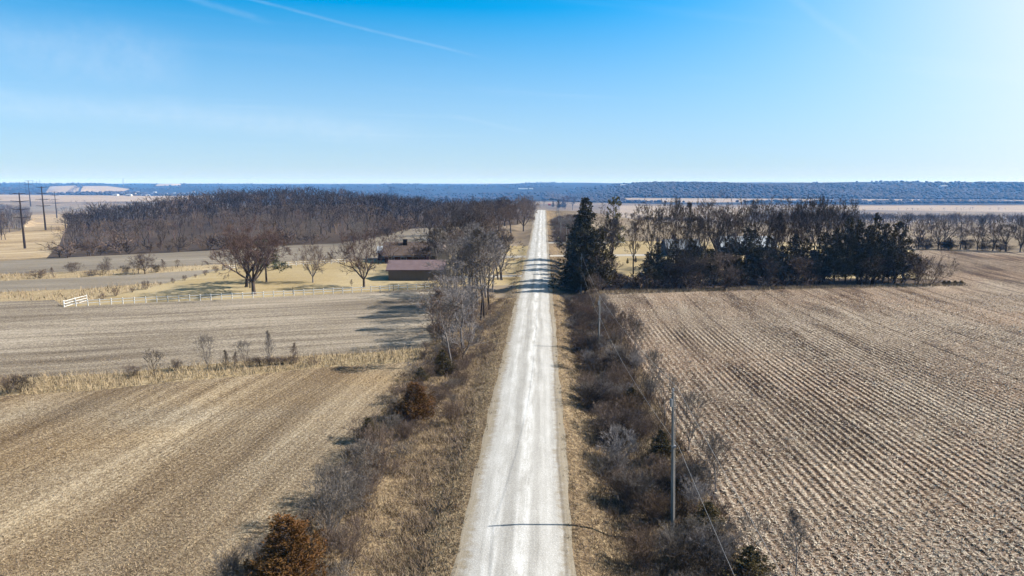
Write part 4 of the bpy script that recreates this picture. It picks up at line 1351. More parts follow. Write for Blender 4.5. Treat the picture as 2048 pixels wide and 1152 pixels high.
tree_px('oak2', (786, 535), 462, 'bare tree behind the pale-roofed outbuilding', 70, trunk='bark_brown', crown='twig_mauve')
tree_px('oak1', (838, 545), 478, 'bare tree in front of the farmhouse roof right of its chimney', 60, trunk='bark_dark', crown='twig_brown')
tree_px('oak2', (856, 544), 470, 'forked bare tree before the tan-roofed wing of the farmhouse', 55, trunk='bark_dark', crown='twig_dark')
tree_px('maple1', (912, 545), 412, 'big dark bare tree beside the farmyard drive', 165, trunk='bark_dark', crown='twig_dark', rz=2.0)
tree_px('oak1', (872, 530), 440, 'bare tree rising behind the farmhouse wing', 90, trunk='bark_brown', crown='twig_dark')
tree_px('oak1', (1003, 560), 446, 'dark twin-trunked bare tree by the lower drive next to the road', 105, trunk='bark_dark', crown='twig_dark', rz=.4)
tree_px('oak2', (996, 559), 455, 'second trunk of the dark pair by the lower drive, slimmer', 70, trunk='bark_dark', crown='twig_dark')
tree_px('oak1', (958, 520), 410, 'bare tree behind the roadside grove, left of the upper drive', 100, trunk='bark_brown', crown='twig_brown', rz=3)
tree_px('oak2', (985, 500), 402, 'tall bare tree at the upper drive on the left of the road', 95, trunk='bark_brown', crown='twig_brown', rz=4)
tree_px('maple2', (1047, 463), 388, 'tan bare tree with limbs reaching over the far road', 75, trunk='bark_brown', crown='twig_mauve', rz=5)
tree_px('oak1', (1022, 466), 392, 'bare roadside tree just left of the one reaching over the road', 60, trunk='bark_brown', crown='twig_brown')
for i, (px, py, tp) in enumerate(sorted(((880, 478, 408), (905, 470, 400), (930, 478, 398), (950, 468, 394), (972, 470, 398), (998, 462, 392), (1035, 448, 396), (1050, 440, 398), (860, 470, 412), (1010, 452, 398), (1062, 428, 399), (1056, 433, 396)))):
    tree_px(('oak1', 'oak2', 'elm1', 'maple2')[i % 4], (px, py), tp, ORD[i] + ' bare tree from the left in the belt left of the far road', trunk='bark_brown', crown=('twig_dark', 'twig_brown', 'twig_mauve')[i % 3], group='bare trees of the belt left of the far road', wid=1.15)
evergreen_px('spruce1', (893, 418), 391, 'left of two black conifers in front of the hill wood', 14, name='conifer', foliage='cedar_dark')
evergreen_px('cedar3', (946, 418), 391, 'right of two black conifers in front of the hill wood', 12, name='conifer', foliage='cedar_dark')
x, y = ground(783, 402); 
put_evergreen('pine1', (x, y), row_height(783, (x, y), 374), 'dark pine silhouette poking above the hill wood', name='pine_tree', foliage='cedar_dark', wid=1.6)

# round clipped shrubs along the lawn's left edge
ROUND = [(204.5, 599, 8, 'first round shrub at the low left end of the lawn edge row'), (231, 592, 10, 'second round shrub of the lawn edge row, a large one'), (264, 585, 6, 'third round shrub of the lawn edge row, a small one'),
         (291, 579, 11, 'largest round shrub of the lawn edge row, fourth from the left'), (321, 570, 3.5, 'tiniest shrub of the lawn edge row, fifth from the left'), (346, 566, 6, 'sixth round shrub of the lawn edge row'),
         (369, 561, 6.5, 'seventh round shrub of the lawn edge row'), (391, 555, 4, 'eighth shrub of the lawn edge row, a small one'), (411, 551, 7, 'ninth round shrub of the lawn edge row'), (432, 545, 8, 'tenth round shrub, at the upper end of the lawn edge row'),
         (449, 541, 8, 'round shrub behind the big maple next to the short white fence')]
for (px, py, r, lb) in ROUND:
    xy = ground(px, py)
    put_tree('round1', xy, 1.75 * r * scale_px(xy), lb, cat='shrub', trunk='bark_brown', crown='twig_red', wid=.5 / PROTO['round1'][2] * 1.08)

# saplings along the grass waterway
SAP = [('young1', 310, 752, 697, 34, 'dense dark bare sapling in the waterway grass, left of the row', 'twig_dark'), ('young3', 415, 738, 664, 34, 'tall grey bare sapling, tallest of the waterway row', 'twig_grey'),
       ('young3', 491, 734, 676, 32, 'grey bushy sapling in the middle of the waterway row', 'twig_grey'), ('young2', 537, 732, 661, 20, 'slender bare sapling right of the grey bushy one in the waterway', 'twig_grey'),
       ('young2', 452, 740, 700, 14, 'thin dark sapling left of the bushy waterway sapling', 'twig_dark'), ('young2', 469, 738, 704, 14, 'thin pale sapling beside the thin dark one in the waterway', 'twig_mauve'),
       ('young2', 586, 727, 685, 16, 'thin sapling at the right end of the waterway row', 'twig_mauve'), ('shrub1', 352, 741, 719, 24, 'low bare shrub right of the dense dark waterway sapling', 'twig_mauve'),
       ('shrub4', 623, 730, 708, 30, 'low reddish shrub in the waterway straw near the roadside trees', 'twig_red'), ('shrub2', 262, 752, 730, 30, 'wispy shrub left of the dense dark waterway sapling', 'twig_mauve')]
for (k, px, py, tp, wd, lb, cr) in SAP:
    tree_px(k, (px, py), tp, lb, wd * 1.45, trunk='bark_dark' if cr == 'twig_dark' else 'bark_grey', crown=cr, cat='shrub' if k.startswith('shrub') else 'sapling')
tree_px('shrub2', (48, 784), 745, 'dark bushy shrub at the left end of the grass waterway', 62, cat='shrub', trunk='bark_dark', crown='twig_dark')
tree_px('shrub1', (18, 786), 745, 'mauve bushy shrub at the left frame edge in the waterway', 50, cat='shrub', trunk='bark_brown', crown='twig_mauve')
for i, px in enumerate(range(505, 600, 12)):
    tree_px(('shrub1', 'shrub3')[i % 2], (px, 733 - (px - 505) * .07), 712, ORD[i] + ' low mauve bush from the left in the brush between the waterway saplings', 26, cat='shrub', trunk='bark_brown', crown='twig_mauve', group='low brush between the waterway saplings')

# shrubs and small trees in the strip beyond the lawn
STRIP = [('maple2', 290, 548, 506, 62, 'rounded bare tree standing in the straw strip beyond the lawn', 'twig_brown'), ('oak1', 277, 547, 512, 40, 'bare tree left of the rounded one in the straw strip', 'twig_mauve'),
         ('young3', 219, 548, 511, 30, 'grey bare small tree in the straw strip, left of the rounded one', 'twig_grey'), ('shrub1', 207, 549, 522, 30, 'brown shrub at the foot of the grey small tree in the straw strip', 'twig_brown'),
         ('shrub2', 148, 545, 522, 36, 'fan-shaped bare shrub in the straw strip towards the left', 'twig_brown'), ('young2', 107, 556, 534, 14, 'thin sapling in the straw strip near the left edge', 'twig_mauve'),
         ('shrub2', 79, 556, 538, 40, 'low brown shrub in the straw strip near the left edge', 'twig_brown'), ('young2', 329, 542, 518, 16, 'thin sapling right of the rounded tree in the straw strip', 'twig_brown'),
         ('young3', 356, 537, 518, 15, 'small upright sapling farther right in the straw strip', 'twig_brown'), ('shrub2', 187, 552, 538, 34, 'spreading low shrub left of the grey small tree', 'twig_mauve'),
         ('shrub1', 252, 549, 530, 26, 'brown shrub under the rounded tree in the straw strip', 'twig_dark'), ('shrub3', 312, 545, 527, 24, 'brown shrub right under the rounded tree in the straw strip', 'twig_dark')]
for (k, px, py, tp, wd, lb, cr) in STRIP:
    tree_px(k, (px, py), tp, lb, wd, trunk='bark_brown', crown=cr, cat='shrub' if k.startswith('shrub') else 'tree')
# bare trees standing before the left hill wood
for i, (k, px, py, tp, wd, lb, cr) in enumerate((('oak1', 720, 488, 432, 56, 'pale grey bare tree before the hill wood above the forked maple', 'twig_grey'), ('maple2', 776, 474, 431, 58, 'rounded brown bare tree at the upper edge of the grey field', 'twig_brown'),
                                                 ('oak2', 625, 490, 432, 40, 'pale bare tree at the foot of the hill wood above the lone maple', 'twig_grey'), ('maple2', 270, 500, 462, 46, 'tan bare tree at the front of the hill wood on the left', 'twig_mauve'),
                                                 ('maple2', 180, 512, 478, 50, 'brown bushy tree at the left front of the hill wood', 'twig_brown'), ('oak1', 120, 515, 487, 56, 'dark low bushy tree at the left tip of the hill wood', 'twig_dark'))):
    tree_px(k, (px, py), tp, lb, wd, trunk='bark_brown', crown=cr)

# ---------------------------------------------------------------- roadside grove on the left
GROVE = [('slim1', 961, 641, 462, 95, 'foremost tall slim tree of the roadside grove'), ('slim2', 968, 635, 470, 90, 'slim tree just right of the foremost one in the grove'), ('slim1', 979, 620, 468, 85, 'rightmost dark slim trunk of the roadside grove'),
         ('slim2', 946, 634, 488, 95, 'slim tree left of the foremost one in the grove'), ('elm1', 936, 622, 498, 120, 'fan-crowned grey tree on the left side of the grove'), ('slim2', 955, 610, 470, 80, 'thin tree at the back of the roadside grove'),
         ('elm2', 925, 700, 556, 110, 'grey tree at the near end of the roadside grove'), ('slim2', 903, 748, 585, 95, 'leaning pale tree nearest the camera in the grove'), ('young3', 884, 690, 602, 100, 'bushy grey young tree at the field side of the grove'),
         ('young1', 866, 665, 585, 80, 'grey young tree at the field edge beside the grove'), ('slim1', 912, 660, 520, 80, 'slim grey tree between the leaning tree and the grove'), ('young3', 890, 640, 548, 85, 'bushy grey tree where the white fence meets the grove'),
         ('slim2', 925, 610, 500, 75, 'slim grey tree behind the fan-crowned one'), ('elm2', 905, 615, 520, 90, 'pale spreading tree beside the end of the white fence'), ('young3', 940, 668, 585, 75, 'low grey tree under the foremost grove trunks')]
GROVE += [('elm1', 972, 598, 452, 95, 'tall tree at the back right of the roadside grove'), ('elm2', 940, 590, 462, 95, 'tall tree at the back left of the roadside grove'), ('elm1', 955, 575, 448, 100, 'tall tree between the grove and the lower drive'),
          ('elm2', 915, 588, 478, 80, 'grey tree in front of the right end of the shed'), ('elm1', 925, 568, 462, 90, 'grey tree rising right behind the shed end'), ('elm2', 985, 585, 470, 75, 'slim grey tree at the verge beside the lower drive'),
          ('young3', 905, 680, 575, 95, 'dense grey tree in the thick of the near grove'), ('young1', 925, 725, 640, 90, 'bushy grey young tree in front of the near grove')]
for i, (k, px, py, tp, wd, lb) in enumerate(GROVE):
    dark = i in (0, 1, 2, 3)
    tree_px(k, (px, py), tp - 6, lb, wd * 1.3, trunk='bark_dark' if dark else 'bark_grey', crown=('twig_grey', 'bark_pale', 'bark_pale', 'twig_mauve')[i % 4])

COLW = {'twig_grey': 'grey', 'twig_mauve': 'mauve', 'twig_brown': 'brown', 'twig_dark': 'dark brown', 'bark_pale': 'pale grey', 'bark_dark': 'blackish', 'twig_red': 'reddish'}
def bush_words(x, y, h, crown, lo, mid, hi, marks, where):
    size = 'low' if h < lo else 'tall' if h > hi else 'medium'
    depth_ = [m for y0, m in marks if y < y0][0]
    a, b = mid
    side_ = 'road side' if abs(x) < a else 'field side' if abs(x) > b else 'middle'
    return '%s %s bush, %s of the %s %s' % (size, COLW[crown], side_, where, depth_)
MARKS_L = [(48, 'near the rusty cedar'), (62, 'near the pale small tree'), (78, 'near the rust-brown cedar'), (98, 'near the waterway end'), (122, 'beside the grove'), (999, 'past the grove')]
MARKS_R = [(46, 'in front of the nearest pole'), (58, 'just behind the nearest pole'), (72, 'well beyond the nearest pole'), (90, 'before the second pole'), (110, 'around the second pole'), (999, 'short of the windbreak')]
# near left verge
tree_px('young3', (722, 1003), 872, 'pale small bare tree in the left verge, its crown over the field edge', 130, trunk='bark_grey', crown='twig_grey')
tree_px('shrub1', (655, 1075), 935, 'large grey bush in the left verge above the rusty cedar', 150, cat='shrub', trunk='bark_pale', crown='twig_grey')
tree_px('shrub3', (690, 1010), 925, 'grey bush behind the pale small tree in the left verge', 100, cat='shrub', trunk='bark_pale', crown='twig_grey')
tree_px('shrub1', (765, 935), 842, 'mauve bush between the small pale tree and the rust-brown cedar', 110, cat='shrub', trunk='bark_brown', crown='twig_mauve')
tree_px('shrub4', (735, 905), 832, 'dark bush at the field edge left of the mauve bush', 70, cat='shrub', trunk='bark_dark', crown='twig_dark')
tree_px('shrub3', (470, 1185), 1085, 'pale shrub at the bottom edge left of the rusty cedar', 120, cat='shrub', trunk='bark_pale', crown='twig_grey')
tree_px('shrub1', (690, 1140), 1040, 'reddish twiggy bush right of the large rusty cedar', 110, cat='shrub', trunk='bark_brown', crown='twig_mauve')
evergreen_px('cedar1', (580, 1195), 1038, 'large rusty-orange cedar at the bottom of the left verge', 158, foliage='cedar_rust')
evergreen_px('cedar1', (832, 848), 768, 'rust-brown cedar halfway up the left verge', 84, foliage='cedar_rust')
evergreen_px('cedar2', (886, 752), 700, 'dark cedar under the leaning pale tree', 46, foliage='cedar_dark')
evergreen_px('cedar2', (842, 765), 735, 'small dark cedar at the field edge by the waterway end', 30, foliage='cedar_dark')
evergreen_px('cedar2', (738, 885), 836, 'small dark cedar at the field edge behind the mauve bush', 44, foliage='cedar_dark')
rv_ = random.Random(91)
for i in range(104):
    y = 34 + 112 * rv_.random() ** 1.25
    x = rv_.choice([rv_.uniform(-17.5, -12.5), rv_.uniform(-15.0, -8.2) if y > 58 else rv_.uniform(-17.5, -12.5)])
    h = rv_.uniform(1.2, 2.7) * (1 if y > 60 else .8)
    cr = rv_.choice(['twig_grey', 'twig_mauve', 'twig_mauve', 'twig_brown'])
    put_tree(rv_.choice(['shrub1', 'shrub2', 'shrub3', 'shrub4']), (x, y), h, bush_words(x, y, h, cr, 1.5, (11.5, 15), 2.1, MARKS_L, 'left verge'), cat='shrub',
             trunk=rv_.choice(['bark_grey', 'bark_brown']), crown=cr, group='bushes of the left verge', wid=rv_.uniform(.8, 1.2))

# ---------------------------------------------------------------- right verge
tree_px('young3', (1432, 985), 862, 'pale bare small tree at the right field edge beside the nearest pole', 120, trunk='bark_pale', crown='twig_grey')
tree_px('young1', (1418, 975), 880, 'small bare tree touching the pale one at the right field edge', 80, trunk='bark_grey', crown='twig_mauve')
tree_px('young3', (1378, 900), 775, 'bare small tree right behind the nearest pole', 90, trunk='bark_grey', crown='twig_grey')
tree_px('young1', (1500, 1120), 1020, 'wispy bare small tree at the field edge near the bottom', 90, trunk='bark_pale', crown='twig_grey')
tree_px('young2', (1592, 1150), 1020, 'thin sapling at the bottom edge beside the corn stubble', 80, trunk='bark_pale', crown='twig_grey', cat='sapling')
tree_px('young3', (1248, 735), 615, 'brown-grey small tree right of the second pole', 70, trunk='bark_brown', crown='twig_mauve')
tree_px('young1', (1225, 715), 625, 'dark small tree between the second pole and the brown-grey tree', 52, trunk='bark_dark', crown='twig_brown')
tree_px('young3', (1268, 720), 632, 'pale fuzzy small tree at the field edge right of the brown-grey one', 56, trunk='bark_grey', crown='twig_grey')
tree_px('young2', (1240, 695), 618, 'slender sapling behind the brown-grey small tree', 36, trunk='bark_brown', crown='twig_mauve', cat='sapling')
tree_px('young3', (1187, 614), 545, 'pinkish bare young tree in front of the windbreak by the road', 50, trunk='bark_grey', crown='twig_mauve')
tree_px('shrub1', (1158, 612), 590, 'rosy bush at the left foot of the pinkish young tree', 46, cat='shrub', trunk='bark_brown', crown='twig_red')
tree_px('shrub2', (1175, 640), 608, 'rosy brown bush below the pinkish young tree', 56, cat='shrub', trunk='bark_brown', crown='twig_red')
tree_px('young3', (1300, 800), 690, 'grey small tree at the corn field edge above the nearest pole top', 66, trunk='bark_grey', crown='twig_grey')
tree_px('young1', (1330, 850), 740, 'grey bushy small tree beside the top of the nearest pole', 80, trunk='bark_grey', crown='twig_grey')
tree_px('young3', (1215, 660), 600, 'small tree behind the second pole near the pinkish one', 46, trunk='bark_brown', crown='twig_mauve')
for (k, px, py, tp, wd, lb) in (('cedar3', 1262, 812, 775, 44, 'dark cedar in the right brush above the nearest pole'), ('cedar3', 1322, 915, 862, 52, 'dark cedar in the right brush left of the nearest pole'),
                                ('cedar3', 1500, 1150, 1095, 78, 'dark cedar at the bottom right by the field edge'), ('cedar3', 1415, 1060, 1005, 62, 'brownish cedar behind the nearest pole'),
                                ('cedar3', 1350, 985, 940, 46, 'low dark cedar at the foot of the nearest pole')):
    evergreen_px(k, (px, py), tp, lb, wd, foliage='cedar_dark')
for i in range(118):
    y = 35 + 108 * rv_.random() ** 1.35
    x = rv_.uniform(4.9 if y > 52 else 5.8, 12.6)
    k = rv_.choice(['shrub1', 'shrub2', 'shrub3', 'shrub3', 'shrub4'])
    h = rv_.uniform(1.7, 3.6) * (1.0 if x < 10 else .8)
    cr = rv_.choice(['twig_brown', 'twig_mauve', 'twig_grey', 'twig_mauve', 'bark_pale', 'twig_brown', 'twig_dark'] if x < 10.5 else ['twig_grey', 'twig_mauve', 'bark_pale'])
    put_tree(k, (x, y), h, bush_words(x, y, h, cr, 2.2, (7.2, 10), 2.9, MARKS_R, 'right ditch'), cat='shrub',
             trunk=rv_.choice(['bark_grey', 'bark_brown', 'bark_pale']), crown=cr, group='bushes of the right ditch', wid=rv_.uniform(.75, 1.2))
db = [(rv_.uniform(4.9 if y > 52 else 5.8, 12.8), y, rv_.uniform(.9, 2.0), rv_.uniform(.9, 1.5)) for y in [34 + 110 * rv_.random() ** 1.3 for _ in range(170)]]
bake('ditch_brush', RBN, db, ['twig_brown', 'twig_mauve', 'twig_brown', 'twig_dark'], 'fine tangled brush filling the gaps between the right ditch bushes', 'brush', 62)
db = [(rv_.choice([rv_.uniform(-17.5, -12.8), rv_.uniform(-15, -9.5) if y > 62 else rv_.uniform(-17.5, -14)]), y, rv_.uniform(.8, 1.8), rv_.uniform(.9, 1.5)) for y in [34 + 112 * rv_.random() ** 1.2 for _ in range(110)]]
bake('verge_brush', RBN, db, ['twig_mauve', 'twig_grey', 'twig_brown'], 'fine grey-brown brush between the bushes of the left verge', 'brush', 63)
db = [(rv_.uniform(5.5, 15 + (y - 262) * .03), y, rv_.uniform(2, 3.8), rv_.uniform(1.0, 1.7)) for y in [rv_.uniform(262, 405) for _ in range(110)]]
bake('scrub', RB, db, ['twig_mauve', 'twig_grey', 'twig_brown'], 'grey scrub mass between the far poles right of the road', 'scrub', 64)
# grey scrub patch farther along on the right
for i in range(34):
    y = rv_.uniform(268, 400); x = rv_.uniform(5.5, 14 + (y - 268) * .03)
    put_tree(rv_.choice(['shrub1', 'shrub2', 'shrub3']), (x, y), rv_.uniform(3.0, 4.6), 'grey bush in the dense scrub right of the far road', cat='shrub', trunk='bark_grey', crown=rv_.choice(['twig_grey', 'twig_mauve', 'twig_brown']),
             group='scrub right of the far road', wid=1.5)
for i, (k, px, py, tp, wd, lb, cr) in enumerate((('oak1', 1130, 418, 384, 34, 'reddish bare tree on the skyline right of the red barn', 'twig_red'), ('elm1', 1145, 420, 392, 24, 'bare tree right of the reddish skyline tree', 'twig_dark'), ('oak2', 1088, 412, 396, 14, 'small bare tree at the very end of the road', 'twig_dark'),
                                                 ('elm1', 1116, 425, 398, 16, 'bare tree before the red barn on the rise', 'twig_dark'))):
    tree_px(k, (px, py), tp, lb, wd, trunk='bark_dark', crown=cr)
for (px, py, tp, wd, lb) in ((1106, 415, 402, 6, 'slim dark conifer beside the red barn'), (1126, 417, 400, 12, 'dark conifer under the reddish skyline tree'), (1118, 417, 404, 9, 'small dark conifer right of the red barn')):
    evergreen_px('cedar3', (px, py), tp, lb, wd, name='conifer', foliage='cedar_dark')

# ---------------------------------------------------------------- the windbreak on the right
evergreen_px('spruce1', (1168, 578), 394, 'tall ragged dark conifer at the roadside end of the windbreak', 84, name='conifer', foliage='spruce')
evergreen_px('cedar3', (1198, 583), 455, 'brownish conifer leaning against the tall dark one', 60, foliage='cedar_dark')
evergreen_px('cedar2', (1146, 565), 510, 'low dark cedar at the road edge below the tall conifer', 50, foliage='cedar_dark')
evergreen_px('cedar2', (1150, 583), 535, 'dark cedar low by the road in front of the tall conifer', 60, foliage='cedar_dark')
evergreen_px('pine1', (1224, 530), 396, 'tall pine with a yellow-green top behind the roadside conifer', 44, name='pine_tree', foliage='pine_yellow')
tree_px('oak1', (1225, 535), 408, 'dark bare tree with a leaning trunk under the yellow-topped pine', 80, trunk='bark_dark', crown='twig_dark')
tree_px('oak2', (1212, 540), 425, 'bare tree between the tall conifer and the leaning trunk', 60, trunk='bark_dark', crown='twig_dark')
tree_px('elm1', (1267, 548), 432, 'lone bare tree on the right lawn in the gap of the windbreak', 70, trunk='bark_dark', crown='twig_brown')
tree_px('elm2', (1271, 508), 428, 'bare tree farther back on the right lawn', 40, trunk='bark_brown', crown='twig_brown')
for (px, py, tp, wd, lb) in ((1255, 528, 516, 5, 'tiny dark evergreen shrub on the right lawn, left one'), (1271, 526, 512, 6, 'tiny dark evergreen shrub on the right lawn, right one')):
    evergreen_px('cedar2', (px, py), tp, lb, wd, name='evergreen_shrub', foliage='cedar_dark', cat='shrub')
for i, (x, y, h, k) in enumerate(((9.5, 152, 9.5, 'cedar2'), (8.0, 160, 7.0, 'cedar3'), (10.5, 168, 12.5, 'cedar3'), (8.8, 180, 9.0, 'cedar4'), (11.5, 190, 14.0, 'cedar3'), (9.0, 202, 10.5, 'cedar4'), (12.0, 214, 15.0, 'cedar3'))):
    put_evergreen(k, (x, y), h * 1.08, ORD[i] + ' dark cedar from the camera in the clump along the right road edge', group='cedars along the right road edge', wid=1.15)
TALL = [('elm2', 1316, 566, 402, 62, 'first tall bare tree right of the lawn gap, slender'), ('elm1', 1352, 566, 398, 70, 'second tall bare tree of the windbreak with a crooked trunk'), ('slim1', 1370, 572, 410, 50, 'slim tall tree beside the crooked one'),
        ('maple1', 1432, 520, 393, 105, 'big broad bare tree behind the windbreak by the grey house'), ('elm1', 1400, 566, 440, 56, 'bare tree right in front of the slate house'), ('elm2', 1478, 566, 402, 66, 'tall open bare tree over the pale long roof'), ('oak2', 1520, 550, 398, 86, 'leaning open bare tree behind the long building'),
        ('oak1', 1565, 562, 400, 80, 'dense tall bare tree near the middle of the windbreak'), ('elm1', 1592, 560, 398, 66, 'tall bare tree just right of the dense middle one'), ('oak2', 1618, 558, 398, 70, 'tall bare tree with many fine tops in the windbreak'),
        ('elm2', 1648, 560, 400, 60, 'open bare tree over the right half of the windbreak'), ('elm1', 1668, 556, 402, 60, 'last tall bare tree before the dark cedars'), ('slim2', 1540, 566, 430, 50, 'thin bare tree in front of the long roof'), ('oak1', 1720, 556, 428, 60, 'bare tree half lost among the dark cedars')]
for (k, px, py, tp, wd, lb) in TALL:
    tree_px(k, (px, py), tp - 7, lb, wd * 1.15, trunk='bark_dark', crown='twig_brown' if px % 2 else 'twig_dark')
for i, (px, py, tp, k) in enumerate(sorted(((1300, 548, 412, 'elm1'), (1335, 545, 404, 'oak2'), (1385, 540, 402, 'oak1'), (1408, 535, 405, 'elm2'), (1460, 535, 400, 'oak1'), (1500, 540, 402, 'elm1'), (1545, 545, 402, 'oak1'), (1580, 540, 397, 'elm2'), (1605, 540, 400, 'oak1'), (1635, 545, 396, 'elm1'), (1660, 545, 402, 'oak2'), (1690, 545, 410, 'elm2'), (1440, 555, 425, 'oak2')))):
    tree_px(k, (px, py), tp - 6, ORD[i] + ' tall bare tree from the road in the back row of the windbreak', 78, trunk='bark_dark', crown=('twig_dark', 'twig_brown')[i % 2], group='back row of the windbreak')
CED = [(1455, 552, 470, 40), (1505, 552, 462, 36), (1535, 556, 472, 40), (1420, 566, 498, 40), (1450, 566, 505, 44), (1470, 568, 515, 40), (1515, 566, 500, 44), (1540, 567, 508, 40), (1562, 566, 492, 44), (1330, 572, 520, 44), (1362, 571, 512, 40), (1625, 566, 500, 44), (1296, 570, 505, 34), (1312, 568, 486, 36), (1345, 569, 484, 38), (1380, 568, 478, 34), (1405, 570, 492, 36), (1490, 566, 455, 40), (1300, 575, 530, 40), (1585, 566, 470, 44), (1610, 565, 478, 40), (1645, 564, 466, 48)]
for i, (px, py, tp, wd) in enumerate(sorted(CED)):
    evergreen_px(('cedar3', 'cedar4', 'cedar2')[i % 3], (px, py), tp, ORD[i] + ' gappy dark cedar from the road in the windbreak', wd * 1.3, foliage='cedar_dark', group='gappy cedars of the windbreak')
BIGC = [('cedar2', 1690, 566, 436, 62, 'first big dark cedar of the right end of the windbreak'), ('cedar3', 1712, 566, 442, 56, 'second big dark cedar of the right end'), ('cedar3', 1745, 564, 428, 44, 'tallest cedar spire at the right end of the windbreak'), ('cedar2', 1732, 567, 452, 66, 'broad dark cedar below the tallest spire'),
        ('cedar2', 1765, 566, 448, 60, 'dark cedar right of the tallest spire'), ('cedar2', 1790, 565, 444, 74, 'outermost full dark cedar at the right end of the windbreak'), ('cedar3', 1668, 567, 458, 52, 'dark cedar where the bare trees give way to evergreens')]
for (k, px, py, tp, wd, lb) in BIGC:
    evergreen_px(k, (px, py), tp, lb, wd, foliage='cedar_dark')
tree_px('shrub4', (1855, 571), 498, 'fan-shaped bare bush ending the windbreak at the corn field', 96, cat='shrub', trunk='bark_dark', crown='twig_brown')
tree_px('shrub1', (1832, 570), 510, 'bare bush between the last cedar and the fan-shaped one', 60, cat='shrub', trunk='bark_dark', crown='twig_brown')
for i in range(46):
    px = rv_.uniform(1195, 1830); py = 583 - (px - 1195) * .0215 - rv_.uniform(0, 12)
    k = ('elm2', 'young3', 'young1', 'slim2', 'oak2', 'young3')[i % 6]
    xy = ground(px, py)
    cr = rv_.choice(['twig_brown', 'bark_dark', 'twig_dark', 'twig_mauve'])
    h = rv_.uniform(4.0, 9.0) if not 1225 < px < 1290 else rv_.uniform(2.5, 4.0)
    seg = [m for x1, m in ((1225, 'beside the tall roadside conifer'), (1290, 'in the lawn gap'), (1345, 'just right of the lawn gap'), (1420, 'below the slate house'), (1500, 'below the left of the long roof'), (1560, 'below the right of the long roof'),
                           (1620, 'in the middle of the windbreak'), (1680, 'left of the big cedars'), (1760, 'under the tallest cedar spire'), (9999, 'at the far right cedars')) if px < x1][0]
    put_tree(k, xy, h, '%s %s understorey tree %s' % ('low' if h < 6.5 else 'tall' if h > 8.7 else 'medium', COLW[cr], seg), cat='tree', name='understorey_tree', trunk='bark_dark',
             crown=cr, group='understorey of the windbreak', wid=rv_.uniform(1.0, 1.5))
bk = []
for i in range(80):
    px = rv_.uniform(1190, 1850); py = 585 - (px - 1195) * .0215 - rv_.uniform(0, 14)
    x, y = ground(px, py); bk.append((x, y, rv_.uniform(2.0, 4.5), rv_.uniform(.9, 1.6)))
bake('thicket', RB, bk, ['twig_dark', 'twig_brown', 'bark_dark'], 'dark tangled thicket along the foot of the right-hand windbreak', 'thicket', 61)
# old fence row of low evergreens at its right end
for i, px in enumerate((1888, 1898, 1910, 1922)):
    evergreen_px('cedar2', (px, 568.5 - (px - 1888) * .02), 561, ORD[i] + ' small dark evergreen from the left in the stub row past the windbreak', 12, name='evergreen_shrub', foliage='cedar_dark', cat='shrub', group='stub row past the windbreak')

# tree row beyond the corn field on the right
ROWR = [('maple2', 1876, 499, 432, 56, 'tallest bare tree of the row beyond the corn field'), ('oak2', 1836, 498, 440, 46, 'bare tree at the left end of the row beyond the corn field'), ('young1', 1851, 499, 470, 18, 'leaning small tree left of the tallest in the far row'),
        ('oak1', 1920, 499, 440, 50, 'bare tree right of the tallest in the far row'), ('oak1', 1955, 500, 440, 50, 'bare tree in the middle of the far row'), ('oak2', 1985, 502, 440, 52, 'bare tree right of the middle of the far row'), ('oak1', 2012, 503, 432, 60, 'dark bare tree near the right frame edge in the far row'),
        ('maple2', 2040, 504, 430, 60, 'last dark bare tree at the right frame edge'), ('oak2', 2075, 506, 434, 60, 'bare tree of the far row just past the right frame edge')]
for (k, px, py, tp, wd, lb) in ROWR:
    if px > 2060: continue
    tree_px(k, (px, py), tp, lb, wd, trunk='bark_dark', crown='twig_dark' if px > 1990 else 'twig_mauve')
for i, px in enumerate(sorted(rv_.uniform(1835, 2075) for _ in range(22))):
    py = 499 + max(0, px - 1900) * .035
    tree_px(rv_.choice(['shrub1', 'shrub2', 'young3']), (px, py), py - rv_.uniform(10, 30), ORD[i] + ' dark bush from the left under the tree row beyond the corn field', rv_.uniform(24, 44), cat='shrub', trunk='bark_dark', crown='twig_dark', group='brush under the far right tree row')
evergreen_px('cedar2', (1897, 500), 475, 'round dark evergreen in the far row beyond the corn field', 22, foliage='cedar_dark')

# ---------------------------------------------------------------- grass, brush and crop residue: too many to count
def blades(name, label, P2, h, w_, lean, mats, per=10, spread=.12, seed=1, cat='grass', zoff=0.0):
    r = np.random.RandomState(seed)
    n = len(P2) * per
    p = np.repeat(P2, per, 0) + r.normal(0, spread, (n, 2))
    hh = np.repeat(np.asarray(h) * np.ones(len(P2)), per) * r.uniform(.55, 1.2, n)
    az = r.uniform(0, 6.283, n); az2 = r.uniform(0, 6.283, n)
    ln = hh * lean * r.uniform(.2, 1.3, n)
    b = np.column_stack([p, terrain(p[:, 0], p[:, 1]) - .02 + zoff])
    sv = np.column_stack([np.cos(az2), np.sin(az2), np.zeros(n)]) * (w_ * r.uniform(.6, 1.3, n))[:, None]
    tip = b + np.column_stack([np.cos(az) * ln, np.sin(az) * ln, hh])
    V = np.stack([b - sv, b + sv, tip], 1).reshape(-1, 3)
    F = np.arange(n * 3, dtype=np.int32).reshape(-1, 3)
    mi = np.repeat(r.randint(0, len(mats), len(P2)), per)
    me = mesh_np(name, V, F, [M[m] for m in mats], mat_idx=mi)
    return tag(link(name, me), label, cat, kind='stuff')
M['grass_straw'] = varied('grass_straw', (0.36, 0.265, 0.150), (0.56, 0.44, 0.28), .35, 0.9)
M['grass_tan'] = varied('grass_tan', (0.26, 0.185, 0.110), (0.42, 0.315, 0.20), .35, 0.9)
M['grass_brown'] = varied('grass_brown', (0.15, 0.100, 0.062), (0.27, 0.19, 0.122), .35, 0.9)
